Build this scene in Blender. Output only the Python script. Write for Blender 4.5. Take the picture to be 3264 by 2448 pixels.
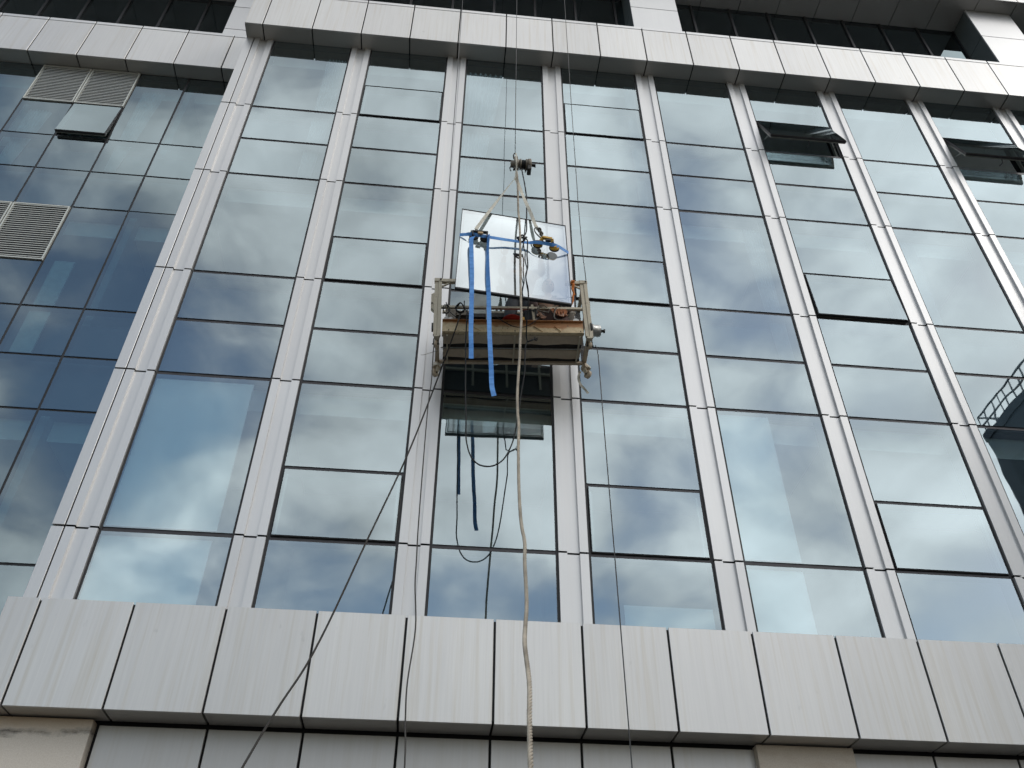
import bpy, bmesh, math, random
from mathutils import Vector, Matrix, Euler
random.seed(7)
R = math.radians
scene = bpy.context.scene
for o in list(bpy.data.objects):
    bpy.data.objects.remove(o, do_unlink=True)
COL = scene.collection

# ------------------------------------------------------------------ camera
CAMPOS = Vector((3.880, -8.601, 1.597))
YAW, PITCH, ROLL = 0.0934277, 0.6990911, 0.0067821
f_ = Vector((math.sin(YAW)*math.cos(PITCH), math.cos(YAW)*math.cos(PITCH), math.sin(PITCH)))
r_ = Vector((math.cos(YAW), -math.sin(YAW), 0))
u_ = r_.cross(f_)
rr = r_*math.cos(ROLL) + u_*math.sin(ROLL)
uu = -r_*math.sin(ROLL) + u_*math.cos(ROLL)
cam_data = bpy.data.cameras.new('camera')
cam_data.sensor_fit = 'HORIZONTAL'
cam_data.sensor_width = 36.0
cam_data.lens = 36.0*2750.549/3264.0
cam_data.clip_start = 0.05
cam_data.clip_end = 3000
cam = bpy.data.objects.new('camera', cam_data)
COL.objects.link(cam)
m = Matrix((rr, uu, -f_)).transposed().to_4x4()
m.translation = CAMPOS
cam.matrix_world = m
scene.camera = cam

# ------------------------------------------------------------------ sky, sun, exposure
SUN_DIR = Vector((0.76, -0.46, 0.60)).normalized()      # from the scene towards the sun
sun_el = math.asin(SUN_DIR.z)
sun_rot = math.atan2(SUN_DIR.x, SUN_DIR.y)
world = bpy.data.worlds.new('World')
scene.world = world
world.use_nodes = True
wt = world.node_tree
wt.nodes.clear()
def WN(t, **kw):
    n = wt.nodes.new(t)
    for k, v in kw.items():
        setattr(n, k, v)
    return n
def wl(a, b): wt.links.new(a, b)
def wmath(op, a, b=None, c=None):
    n = WN('ShaderNodeMath', operation=op)
    for i, v in enumerate((a, b, c)):
        if v is None: continue
        if isinstance(v, (int, float)): n.inputs[i].default_value = v
        else: wl(v, n.inputs[i])
    return n.outputs[0]
out = WN('ShaderNodeOutputWorld'); bg = WN('ShaderNodeBackground')
bg.inputs['Strength'].default_value = 0.1
wl(bg.outputs[0], out.inputs[0])
sky = WN('ShaderNodeTexSky', sky_type='NISHITA')
sky.sun_disc = False; sky.sun_elevation = sun_el; sky.sun_rotation = sun_rot
sky.air_density = 1.2; sky.dust_density = 1.2; sky.ozone_density = 1.5
tc = WN('ShaderNodeTexCoord')
sep = WN('ShaderNodeSeparateXYZ'); wl(tc.outputs['Generated'], sep.inputs[0])
def wnoise(scale, detail, rough, dist, vec):
    n = WN('ShaderNodeTexNoise'); n.inputs['Scale'].default_value = scale
    n.inputs['Detail'].default_value = detail; n.inputs['Roughness'].default_value = rough
    n.inputs['Distortion'].default_value = dist
    wl(vec, n.inputs['Vector'])
    return n.outputs[0]
vmap = WN('ShaderNodeMapping'); wl(tc.outputs['Generated'], vmap.inputs[0])
vmap.inputs['Location'].default_value = (4.3, 1.7, 2.2); vmap.inputs['Scale'].default_value = (1.0, 1.0, 1.45)
n1 = wnoise(2.6, 3, 0.5, 0.35, vmap.outputs[0])
n2 = wnoise(6.5, 5, 0.48, 0.25, vmap.outputs[0])
dsun = WN('ShaderNodeVectorMath', operation='DOT_PRODUCT')
wl(tc.outputs['Generated'], dsun.inputs[0]); dsun.inputs[1].default_value = SUN_DIR
sd = wmath('MAXIMUM', dsun.outputs['Value'], 0.0)
glow = wmath('POWER', sd, 3.0)
# cloud cover: thicker towards the sun side, torn open away from it
cov = wmath('ADD', wmath('MULTIPLY', n1, 0.55), wmath('MULTIPLY', n2, 0.45))
cov = wmath('ADD', cov, wmath('MULTIPLY', sd, 0.115))
cov = wmath('ADD', cov, wmath('MULTIPLY', wmath('SUBTRACT', sep.outputs[2], 0.48), 0.17))   # more cloud overhead, more blue low down
ramp = WN('ShaderNodeMapRange', interpolation_type='SMOOTHSTEP')
ramp.inputs['From Min'].default_value = 0.45; ramp.inputs['From Max'].default_value = 0.64
wl(cov, ramp.inputs['Value'])
mask = wmath('MULTIPLY_ADD', ramp.outputs[0], 0.86, 0.12)
# cloud brightness: grey bases, bright thin edges, brighter round the sun
cb = wmath('MULTIPLY_ADD', n2, 19.0, -3.0)
cb = wmath('ADD', cb, wmath('MULTIPLY', glow, 7.2))
crgb = WN('ShaderNodeVectorMath', operation='SCALE')
crgb.inputs[0].default_value = (0.985, 1.0, 1.01)
wl(cb, crgb.inputs['Scale'])
skys = WN('ShaderNodeVectorMath', operation='SCALE'); wl(sky.outputs[0], skys.inputs[0]); skys.inputs['Scale'].default_value = 1.25
mix = WN('ShaderNodeMix', data_type='RGBA'); wl(mask, mix.inputs[0])
wl(skys.outputs[0], mix.inputs[6]); wl(crgb.outputs[0], mix.inputs[7])
wl(mix.outputs[2], bg.inputs['Color'])

sun = bpy.data.lights.new('sun', 'SUN')
sun.energy = 0.95; sun.angle = R(20); sun.color = (1.0, 0.965, 0.92)
so = bpy.data.objects.new('sun', sun); COL.objects.link(so)
so.rotation_euler = SUN_DIR.to_track_quat('Z', 'Y').to_euler()
so.location = (20, -20, 40)

scene.view_settings.view_transform = 'Standard'
scene.view_settings.look = 'None'
scene.view_settings.exposure = 0.34
scene.view_settings.gamma = 1.0
scene.view_settings.use_curve_mapping = False
scene.render.engine = 'CYCLES'
scene.cycles.max_bounces = 10
scene.cycles.transparent_max_bounces = 16
scene.render.resolution_x = 1024; scene.render.resolution_y = 768

# ------------------------------------------------------------------ materials
def newmat(name):
    mt = bpy.data.materials.new(name); mt.use_nodes = True
    nt = mt.node_tree; b = nt.nodes['Principled BSDF']
    return mt, nt, b
def nmath(nt, op, a, b=None):
    n = nt.nodes.new('ShaderNodeMath'); n.operation = op
    for i, v in enumerate((a, b)):
        if v is None: continue
        if isinstance(v, (int, float)): n.inputs[i].default_value = v
        else: nt.links.new(v, n.inputs[i])
    return n.outputs[0]
def ntex(nt, scale=(1, 1, 1), nscale=1.0, detail=4, rough=0.5, coord='Object'):
    t = nt.nodes.new('ShaderNodeTexCoord'); mp = nt.nodes.new('ShaderNodeMapping')
    mp.inputs['Scale'].default_value = scale
    n = nt.nodes.new('ShaderNodeTexNoise'); n.inputs['Scale'].default_value = nscale
    n.inputs['Detail'].default_value = detail; n.inputs['Roughness'].default_value = rough
    nt.links.new(t.outputs[coord], mp.inputs[0]); nt.links.new(mp.outputs[0], n.inputs['Vector'])
    return n.outputs[0]
def rampc(nt, fac, stops):
    r = nt.nodes.new('ShaderNodeValToRGB'); nt.links.new(fac, r.inputs[0])
    while len(r.color_ramp.elements) < len(stops): r.color_ramp.elements.new(0.5)
    for e, (p, c) in zip(r.color_ramp.elements, stops):
        e.position = p; e.color = (*c, 1)
    return r.outputs[0]
def mixc(nt, fac, a, b, mode='MIX'):
    n = nt.nodes.new('ShaderNodeMix'); n.data_type = 'RGBA'; n.blend_type = mode
    for i, v in ((0, fac), (6, a), (7, b)):
        if isinstance(v, (int, float)): n.inputs[i].default_value = v
        elif isinstance(v, tuple): n.inputs[i].default_value = (*v, 1)
        else: nt.links.new(v, n.inputs[i])
    return n.outputs[2]
def addbump(nt, b, h, strength=0.1, dist=0.01):
    n = nt.nodes.new('ShaderNodeBump'); n.inputs['Strength'].default_value = strength
    n.inputs['Distance'].default_value = dist
    nt.links.new(h, n.inputs['Height']); nt.links.new(n.outputs[0], b.inputs['Normal'])
def plain(name, col, rough=0.6, metal=0.0, var=0.15, nscale=12, bump=0.0):
    mt, nt, b = newmat(name)
    f = ntex(nt, (1, 1, 1), nscale, 5, 0.6)
    lo = tuple(c*(1-var) for c in col); hi = tuple(min(1, c*(1+var)) for c in col)
    nt.links.new(rampc(nt, f, [(0.3, lo), (0.7, hi)]), b.inputs['Base Color'])
    b.inputs['Roughness'].default_value = rough; b.inputs['Metallic'].default_value = metal
    if bump: addbump(nt, b, f, bump, 0.01)
    return mt
def alu(name, base, streak=0.05, rough=0.42, metal=0.55, stain=0.0):
    """coated aluminium cladding: fine vertical streaks, faint rain stains, small sheet-to-sheet tone shifts"""
    mt, nt, b = newmat(name)
    fine = ntex(nt, (38, 38, 0.9), 1.0, 4, 0.6)
    big = ntex(nt, (0.8, 0.8, 0.5), 1.0, 3, 0.5)
    c = rampc(nt, fine, [(0.25, tuple(x*(1-streak) for x in base)), (0.75, tuple(min(1, x*(1+streak)) for x in base))])
    c = mixc(nt, 1.0, c, rampc(nt, big, [(0.3, (0.93, 0.93, 0.94)), (0.7, (1, 1, 1))]), 'MULTIPLY')
    if stain:
        st = ntex(nt, (14, 14, 0.35), 1.0, 6, 0.65)
        sm = rampc(nt, st, [(0.5, (0, 0, 0)), (0.72, (1, 1, 1))])
        c = mixc(nt, nmath(nt, 'MULTIPLY', sm, stain), c, tuple(x*k for x, k in zip(base, (0.80, 0.74, 0.64))))
        sp = ntex(nt, (9, 9, 5), 1.0, 3, 0.5)                       # odd smudges and scuffs
        spm = rampc(nt, sp, [(0.70, (0, 0, 0)), (0.78, (1, 1, 1))])
        c = mixc(nt, nmath(nt, 'MULTIPLY', spm, stain*0.7), c, tuple(x*0.72 for x in base))
    oi = nt.nodes.new('ShaderNodeObjectInfo')
    v = nmath(nt, 'ADD', nmath(nt, 'MULTIPLY', oi.outputs['Random'], 0.10), 0.94)
    hs = nt.nodes.new('ShaderNodeHueSaturation'); nt.links.new(c, hs.inputs['Color']); nt.links.new(v, hs.inputs['Value'])
    nt.links.new(hs.outputs[0], b.inputs['Base Color'])
    b.inputs['Metallic'].default_value = metal
    nt.links.new(nmath(nt, 'ADD', nmath(nt, 'MULTIPLY', fine, 0.12), rough-0.06), b.inputs['Roughness'])
    wv = ntex(nt, (1.1, 1.1, 0.8), 1.0, 2, 0.4)
    addbump(nt, b, wv, 0.14, 0.02)                                   # slight oil-canning
    return mt
def glassmat(name, refl, rcol, tcol, wav=0.0032):
    """coated architectural glass: part mirror, part tinted see-through"""
    mt = bpy.data.materials.new(name); mt.use_nodes = True; nt = mt.node_tree; nt.nodes.clear()
    o = nt.nodes.new('ShaderNodeOutputMaterial')
    gl = nt.nodes.new('ShaderNodeBsdfGlossy'); gl.inputs['Roughness'].default_value = 0.012
    gl.inputs['Color'].default_value = (*rcol, 1)
    tr = nt.nodes.new('ShaderNodeBsdfTransparent'); tr.inputs['Color'].default_value = (*tcol, 1)
    df = nt.nodes.new('ShaderNodeBsdfDiffuse'); df.inputs['Color'].default_value = (0.35, 0.37, 0.38, 1)
    mx = nt.nodes.new('ShaderNodeMixShader'); md = nt.nodes.new('ShaderNodeMixShader')
    dust = ntex(nt, (1.4, 1.4, 0.7), 1.6, 6, 0.65)
    dr = rampc(nt, dust, [(0.45, (0.004,)*3), (0.8, (0.05,)*3)])
    nt.links.new(dr, md.inputs[0]); nt.links.new(tr.outputs[0], md.inputs[1]); nt.links.new(df.outputs[0], md.inputs[2])
    lw = nt.nodes.new('ShaderNodeFresnel'); lw.inputs['IOR'].default_value = 1.5
    fac = nmath(nt, 'MINIMUM', nmath(nt, 'ADD', refl, nmath(nt, 'MULTIPLY', lw.outputs[0], 0.55)), 1.0)
    nt.links.new(fac, mx.inputs[0]); nt.links.new(md.outputs[0], mx.inputs[1]); nt.links.new(gl.outputs[0], mx.inputs[2])
    w = ntex(nt, (1, 1, 1), 0.9, 2, 0.4)
    bn = nt.nodes.new('ShaderNodeBump'); bn.inputs['Strength'].default_value = 1.0; bn.inputs['Distance'].default_value = wav
    nt.links.new(w, bn.inputs['Height']); nt.links.new(bn.outputs[0], gl.inputs['Normal'])
    nt.links.new(mx.outputs[0], o.inputs[0])
    return mt

M = {}
M['alu'] = alu('pale_aluminium', (0.655, 0.65, 0.638), 0.03, 0.44, 0.74)
M['alu_wall'] = alu('shade_toned_wall_aluminium', (0.50, 0.49, 0.475), 0.04, 0.48, 0.60, 0.3)  # base colour darkened to paint in the shade below the lower band
M['alu_fascia'] = alu('streaked_aluminium', (0.665, 0.655, 0.635), 0.055, 0.46, 0.70, 0.6)
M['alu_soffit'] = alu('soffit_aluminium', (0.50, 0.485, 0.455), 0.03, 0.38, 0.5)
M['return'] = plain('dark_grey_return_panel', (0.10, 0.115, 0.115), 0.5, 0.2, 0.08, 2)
M['joint'] = plain('black_joint_sealant', (0.012, 0.012, 0.013), 0.8)
M['gasket'] = plain('black_rubber_gasket', (0.016, 0.016, 0.018), 0.5)
M['transom'] = plain('dark_bronze_aluminium', (0.055, 0.052, 0.055), 0.4, 0.5)
M['glass'] = glassmat('coated_glass', 0.37, (0.775, 0.90, 0.94), (0.74, 0.90, 0.95))
M['glass_left'] = glassmat('darker_coated_glass', 0.28, (0.74, 0.89, 0.94), (0.46, 0.68, 0.74))
M['glass_ribbon'] = glassmat('ribbon_glass', 0.10, (0.7, 0.8, 0.85), (0.35, 0.42, 0.44))
M['glass_sheet'] = glassmat('new_glass_sheet', 0.68, (0.695, 0.735, 0.745), (0.74, 0.78, 0.78), 0.0012)
M['ceiling'] = plain('ceiling_board', (0.86, 0.88, 0.85), 0.8, var=0.03, nscale=2)
M['inner_wall'] = plain('inner_wall_paint', (0.30, 0.33, 0.34), 0.8, var=0.06, nscale=1.5)
M['inner_dark'] = plain('spandrel_back_board', (0.10, 0.115, 0.13), 0.8, var=0.1, nscale=2)
M['blind'] = plain('white_backing_board', (0.80, 0.84, 0.84), 0.7, var=0.03, nscale=1.2)
M['curtain'] = plain('pale_curtain', (0.55, 0.58, 0.60), 0.9, var=0.1, nscale=4)
M['slab'] = plain('concrete_slab', (0.22, 0.22, 0.21), 0.9)
M['louver'] = plain('louver_aluminium', (0.62, 0.63, 0.58), 0.4, 0.4, 0.04)
M['sash'] = plain('grey_sash_aluminium', (0.38, 0.38, 0.34), 0.4, 0.6, 0.08)

def stone_mat():
    mt, nt, b = newmat('stained_beige_stone')
    f = ntex(nt, (1, 1, 1), 90, 6, 0.7); g = ntex(nt, (2.2, 2.2, 5), 1.2, 6, 0.62)
    c = rampc(nt, f, [(0.3, (0.50, 0.42, 0.34)), (0.7, (0.64, 0.57, 0.48))])
    c = mixc(nt, rampc(nt, g, [(0.52, (0, 0, 0)), (0.70, (0.4,)*3)]), c, (0.40, 0.30, 0.21))
    nt.links.new(c, b.inputs['Base Color']); b.inputs['Roughness'].default_value = 0.75
    addbump(nt, b, f, 0.15, 0.004)
    return mt
M['stone'] = stone_mat()
def stained_stone_mat():
    # old water mark: a dark brown line across the top of the stone with yellowing above it
    mt, nt, b = newmat('water_stained_stone')
    f = ntex(nt, (1, 1, 1), 90, 6, 0.7)
    c = rampc(nt, f, [(0.3, (0.56, 0.50, 0.43)), (0.7, (0.70, 0.65, 0.58))])
    t = nt.nodes.new('ShaderNodeTexCoord'); s = nt.nodes.new('ShaderNodeSeparateXYZ'); nt.links.new(t.outputs['Object'], s.inputs[0])
    wob = ntex(nt, (3.2, 3.2, 9), 1.0, 6, 0.6)
    h = nmath(nt, 'ADD', s.outputs[2], nmath(nt, 'MULTIPLY', wob, -0.16))      # z in metres, local origin is the world's
    h = nmath(nt, 'SUBTRACT', h, nmath(nt, 'MULTIPLY', s.outputs[0], 0.05))
    line = nmath(nt, 'SUBTRACT', 1.0, nmath(nt, 'MINIMUM', nmath(nt, 'MULTIPLY', nmath(nt, 'ABSOLUTE', nmath(nt, 'SUBTRACT', h, 4.152)), 26.0), 1.0))
    br = ntex(nt, (5, 5, 7), 1.0, 5, 0.7)
    line = nmath(nt, 'MULTIPLY', line, rampc(nt, br, [(0.35, (0.1,)*3), (0.6, (1,)*3)]))
    above = nmath(nt, 'MINIMUM', nmath(nt, 'MAXIMUM', nmath(nt, 'MULTIPLY', nmath(nt, 'SUBTRACT', h, 4.13), 7.0), 0.0), 1.0)
    c = mixc(nt, nmath(nt, 'MULTIPLY', above, 0.75), c, (0.46, 0.34, 0.22))
    c = mixc(nt, nmath(nt, 'MULTIPLY', line, 0.9), c, (0.05, 0.042, 0.035))
    nt.links.new(c, b.inputs['Base Color']); b.inputs['Roughness'].default_value = 0.7
    addbump(nt, b, f, 0.12, 0.004)
    return mt
M['stone_stained'] = stained_stone_mat()
def rusty(name, base, rust, amount, nscale=5, rough=0.6):
    mt, nt, b = newmat(name)
    a = ntex(nt, (1, 1, 1), nscale, 7, 0.65); g = ntex(nt, (1, 1, 1), nscale*6, 5, 0.7)
    c = rampc(nt, g, [(0.3, tuple(x*0.82 for x in base)), (0.7, base)])
    c = mixc(nt, rampc(nt, a, [(0.62-amount*0.4, (0, 0, 0)), (0.80-amount*0.4, (0.9,)*3)]), c, rust)
    c = mixc(nt, rampc(nt, g, [(0.66, (0, 0, 0)), (0.72, (0.8,)*3)]), c, (0.06, 0.045, 0.03))
    nt.links.new(c, b.inputs['Base Color']); b.inputs['Roughness'].default_value = rough
    addbump(nt, b, g, 0.3, 0.004)
    return mt
M['frame_paint'] = rusty('worn_cream_paint', (0.58, 0.52, 0.40), (0.26, 0.18, 0.11), 0.12, 9)
M['beam_paint'] = rusty('rusty_ochre_paint', (0.56, 0.43, 0.25), (0.33, 0.13, 0.04), 0.16, 4)
def beam_mat():
    mt, nt, b = newmat('rusty_ochre_paint')
    t = nt.nodes.new('ShaderNodeTexCoord'); s = nt.nodes.new('ShaderNodeSeparateXYZ'); nt.links.new(t.outputs['Object'], s.inputs[0])
    g = ntex(nt, (1, 1, 1), 26, 5, 0.7); a = ntex(nt, (1, 1, 2), 7, 6, 0.7)
    c = rampc(nt, g, [(0.3, (0.50, 0.39, 0.23)), (0.7, (0.66, 0.54, 0.35))])
    # rust creeping down from the top lip, heavier at the right end
    h = nmath(nt, 'ADD', nmath(nt, 'MULTIPLY', s.outputs[2], 5.2), nmath(nt, 'MULTIPLY', s.outputs[0], 0.22))
    h = nmath(nt, 'ADD', h, nmath(nt, 'MULTIPLY', a, 1.1))
    c = mixc(nt, rampc(nt, nmath(nt, 'MULTIPLY', h, 0.5), [(0.68, (0, 0, 0)), (0.78, (0.9,)*3)]), c, (0.36, 0.15, 0.05))
    sp = ntex(nt, (1, 1, 1), 20, 4, 0.6)
    c = mixc(nt, rampc(nt, sp, [(0.62, (0, 0, 0)), (0.68, (0.85,)*3)]), c, (0.10, 0.06, 0.035))
    nt.links.new(c, b.inputs['Base Color']); b.inputs['Roughness'].default_value = 0.6
    addbump(nt, b, g, 0.3, 0.004)
    return mt
M['beam_paint'] = beam_mat()
M['plank'] = rusty('dusty_plank', (0.56, 0.46, 0.34), (0.30, 0.23, 0.16), 0.1, 3)
M['dark_steel'] = plain('dirty_dark_steel', (0.05, 0.048, 0.045), 0.6, 0.4, 0.35, 30)
M['deck'] = plain('near_black_deck', (0.02, 0.017, 0.014), 0.8, 0, 0.4)  # near-black sheet that makes the slots between floor planks dark
M['steel'] = plain('worn_steel', (0.45, 0.45, 0.43), 0.4, 0.7, 0.2, 25)
M['hoist_body'] = rusty('greasy_hoist_casting', (0.20, 0.17, 0.13), (0.09, 0.06, 0.04), 0.2, 14, 0.5)
M['black'] = plain('black_plastic', (0.014, 0.014, 0.016), 0.45)
M['yellow'] = plain('yellow_cast_handle', (0.62, 0.36, 0.05), 0.5, 0, 0.25, 30)
M['tan'] = plain('tan_wood_grip', (0.55, 0.38, 0.20), 0.6, 0, 0.2, 25)
def strap_mat():
    mt, nt, b = newmat('blue_polyester_strap')
    f = ntex(nt, (2, 2, 9), 3.0, 5, 0.6)
    nt.links.new(rampc(nt, f, [(0.3, (0.05, 0.20, 0.56)), (0.7, (0.13, 0.38, 0.82))]), b.inputs['Base Color'])
    b.inputs['Roughness'].default_value = 0.6
    return mt
M['strap'] = strap_mat()
M['webbing'] = plain('dirty_white_webbing', (0.55, 0.52, 0.44), 0.85, 0, 0.2, 20)
M['rope'] = plain('worn_hemp_rope', (0.42, 0.37, 0.30), 0.9, 0, 0.35, 6, 0.3)
M['dark_rope'] = plain('dark_tarred_rope', (0.055, 0.05, 0.045), 0.8, 0, 0.25, 25)
M['grey_rope'] = plain('grey_nylon_rope', (0.17, 0.16, 0.14), 0.8, 0, 0.25, 25)
M['cable_steel'] = plain('steel_wire_rope', (0.07, 0.07, 0.07), 0.5, 0.4, 0.3, 60)
M['rubber'] = plain('black_cable_sheath', (0.010, 0.011, 0.012), 0.75, 0, 0.3)
M['orange_rope'] = plain('orange_rope', (0.62, 0.20, 0.04), 0.7, 0, 0.4, 50)
M['copper_cloth'] = plain('copper_brown_cloth', (0.32, 0.12, 0.05), 0.8, 0, 0.5, 30)
M['red'] = plain('red_helmet_shell', (0.50, 0.03, 0.025), 0.35)
M['white'] = plain('white_plastic', (0.72, 0.71, 0.68), 0.5, 0, 0.08)
M['pvc'] = plain('pale_grey_plate', (0.42, 0.45, 0.43), 0.6, 0, 0.12, 9)
M['skin'] = plain('skin', (0.42, 0.25, 0.17), 0.55, 0, 0.08)
M['hair'] = plain('black_hair', (0.012, 0.010, 0.009), 0.6)
M['trouser_grey'] = plain('dark_grey_trousers', (0.045, 0.05, 0.058), 0.9, 0, 0.3, 8, 0.3)
M['trouser_brown'] = plain('dark_brown_trousers', (0.035, 0.024, 0.022), 0.9, 0, 0.3, 8, 0.3)
M['shirt_grey'] = plain('pale_blue_work_shirt', (0.30, 0.34, 0.40), 0.9, 0, 0.15, 8, 0.3)
M['shirt_pink'] = plain('dark_maroon_jacket', (0.075, 0.045, 0.04), 0.9, 0, 0.15, 8, 0.3)
M['boot'] = plain('brown_boot', (0.16, 0.075, 0.055), 0.6, 0, 0.2, 15)
M['asphalt'] = plain('forecourt_paving', (0.075, 0.07, 0.064), 0.9, 0, 0.2, 0.7)
M['far_wall'] = plain('blue_grey_tiles', (0.045, 0.06, 0.075), 0.5, 0, 0.2, 1.2)
M['far_glass'] = plain('far_window_glass', (0.02, 0.03, 0.035), 0.08, 0, 0.2)
M['far_rail'] = plain('galvanised_railing', (0.16, 0.18, 0.19), 0.5, 0.5)

# ------------------------------------------------------------------ helpers
def link(name, me, mat, parent=None):
    o = bpy.data.objects.new(name, me); COL.objects.link(o)
    if mat is not None:
        mats = mat if isinstance(mat, (list, tuple)) else [mat]
        if not me.materials:
            for x in mats: me.materials.append(x)
    if parent is not None: o.parent = parent
    return o
def bm_obj(name, bm, mat, parent=None, smooth=False):
    me = bpy.data.meshes.new(name); bm.normal_update(); bm.to_mesh(me); bm.free()
    if smooth:
        for p in me.polygons: p.use_smooth = True
    return link(name, me, mat, parent)
def tag(o, label=None, cat=None, group=None, kind=None):
    if label: o['label'] = label
    if cat: o['category'] = cat
    if group: o['group'] = group
    if kind: o['kind'] = kind
    return o
def thing(name, label, cat, loc=(0, 0, 0), group=None):
    o = bpy.data.objects.new(name, None); COL.objects.link(o)
    o.location = loc; o.empty_display_size = 0.2
    return tag(o, label, cat, group)
def bbox(bm, x0, x1, y0, y1, z0, z1, bev=0.0, mat=0, M4=None):
    vs = [bm.verts.new(p) for p in ((x0,y0,z0),(x1,y0,z0),(x1,y1,z0),(x0,y1,z0),(x0,y0,z1),(x1,y0,z1),(x1,y1,z1),(x0,y1,z1))]
    fs = [bm.faces.new([vs[i] for i in q]) for q in ((0,3,2,1),(4,5,6,7),(0,1,5,4),(1,2,6,5),(2,3,7,6),(3,0,4,7))]
    for f in fs: f.material_index = mat
    if bev:
        es = list({e for f in fs for e in f.edges})
        r = bmesh.ops.bevel(bm, geom=es, offset=bev, segments=1, affect='EDGES', profile=0.5)
        vs = list({v for f in r['faces'] for v in f.verts} | {v for v in vs if v.is_valid})
    if M4 is not None: bmesh.ops.transform(bm, matrix=M4, verts=[v for v in vs if v.is_valid])
    return vs
def box(name, x0, x1, y0, y1, z0, z1, mat, parent=None, bev=0.0, M4=None):
    bm = bmesh.new(); bbox(bm, x0, x1, y0, y1, z0, z1, bev, 0, M4)
    return bm_obj(name, bm, mat, parent)
def smooth_path(pts, sub=6):
    P = [Vector(p) for p in pts]
    if len(P) < 3 or sub < 2: return P
    P = [2*P[0]-P[1]] + P + [2*P[-1]-P[-2]]
    o = []
    for i in range(1, len(P)-2):
        a, b, c, d = P[i-1:i+3]
        for k in range(sub):
            t = k/sub
            o.append(0.5*((2*b)+(c-a)*t+(2*a-5*b+4*c-d)*t*t+(-a+3*b-3*c+d)*t**3))
    o.append(P[-2]); return o
def frames(P):
    T = [(P[min(i+1, len(P)-1)]-P[max(i-1, 0)]).normalized() for i in range(len(P))]
    n = T[0].orthogonal().normalized(); N = []
    for t in T:
        n = (n - t*n.dot(t)).normalized(); N.append(n.copy())
    return T, N
def bm_tube(bm, P, r, sides=6, mat=0):
    T, N = frames(P); rings = []
    for i, (p, t, n) in enumerate(zip(P, T, N)):
        b = t.cross(n); ri = r[i] if isinstance(r, (list, tuple)) else r
        rings.append([bm.verts.new(p+(n*math.cos(a)+b*math.sin(a))*ri) for a in [2*math.pi*k/sides for k in range(sides)]])
    for A, B in zip(rings, rings[1:]):
        for k in range(sides):
            f = bm.faces.new((A[k], A[(k+1) % sides], B[(k+1) % sides], B[k])); f.smooth = True; f.material_index = mat
    bm.faces.new(rings[0][::-1]).material_index = mat; bm.faces.new(rings[-1]).material_index = mat
def tube(name, pts, r, mat, parent=None, sides=6, sub=6):
    bm = bmesh.new(); bm_tube(bm, smooth_path(pts, sub), r, sides)
    return bm_obj(name, bm, mat, parent)
def resample(P, step):
    L = [0]
    for a, b in zip(P, P[1:]): L.append(L[-1]+(b-a).length)
    n = max(2, int(L[-1]/step)); o = []; j = 0
    for i in range(n+1):
        s = L[-1]*i/n
        while j < len(L)-2 and L[j+1] < s: j += 1
        t = (s-L[j])/max(1e-9, L[j+1]-L[j]); o.append(P[j].lerp(P[j+1], t))
    return o, L[-1]
def laid_rope(name, pts, r, mat, parent=None, pitch=0.075, strands=3):
    P, L = resample(smooth_path(pts, 8), pitch/8)
    T, N = frames(P); bm = bmesh.new(); n = len(P)
    for s in range(strands):
        Q = []
        for i, (p, t, nn) in enumerate(zip(P, T, N)):
            a = 2*math.pi*(s/strands + (L*i/n)/pitch/1.0); b = t.cross(nn)
            Q.append(p+(nn*math.cos(a)+b*math.sin(a))*r*0.56)
        bm_tube(bm, Q, r*0.52, 6)
    return bm_obj(name, bm, mat, parent)
def ribbon(name, pts, w, mat, parent=None, wdir=None, twist=None, th=0.003, sub=6):
    """flat webbing with thickness, width w along wdir (turned round the path by twist[i] radians)"""
    P = smooth_path(pts, sub); n = len(P); bm = bmesh.new(); rings = []
    for i, p in enumerate(P):
        t = (P[min(i+1, n-1)]-P[max(i-1, 0)]).normalized()
        d = Vector(wdir); d = (d-t*d.dot(t)).normalized()
        if twist:
            s = i/(n-1)*(len(twist)-1); k = min(int(s), len(twist)-2); a = twist[k]+(twist[k+1]-twist[k])*(s-k)
            d = Matrix.Rotation(a, 3, t) @ d
        nn = t.cross(d)
        rings.append([bm.verts.new(p+d*(w/2)*a+nn*(th/2)*b) for a, b in ((-1,-1),(1,-1),(1,1),(-1,1))])
    for A, B in zip(rings, rings[1:]):
        for k in range(4): bm.faces.new((A[k], A[(k+1) % 4], B[(k+1) % 4], B[k]))
    bm.faces.new(rings[0][::-1]); bm.faces.new(rings[-1])
    return bm_obj(name, bm, mat, parent)
def bm_lathe(bm, prof, axis, origin, sides=20, mat=0):
    """prof: list of (distance along axis, radius)"""
    ax = Vector(axis).normalized(); n = ax.orthogonal().normalized(); b = ax.cross(n); o = Vector(origin); rings = []
    for d, r in prof:
        rings.append([bm.verts.new(o+ax*d+(n*math.cos(a)+b*math.sin(a))*max(r, 1e-4)) for a in [2*math.pi*k/sides for k in range(sides)]])
    for A, B in zip(rings, rings[1:]):
        for k in range(sides):
            f = bm.faces.new((A[k], A[(k+1) % sides], B[(k+1) % sides], B[k])); f.material_index = mat; f.smooth = True
    bm.faces.new(rings[0][::-1]).material_index = mat; bm.faces.new(rings[-1]).material_index = mat
def lathe(name, prof, axis, origin, mat, parent=None, sides=20):
    bm = bmesh.new(); bm_lathe(bm, prof, axis, origin, sides)
    bmesh.ops.recalc_face_normals(bm, faces=bm.faces)
    o = bm_obj(name, bm, mat, parent)
    return o
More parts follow.
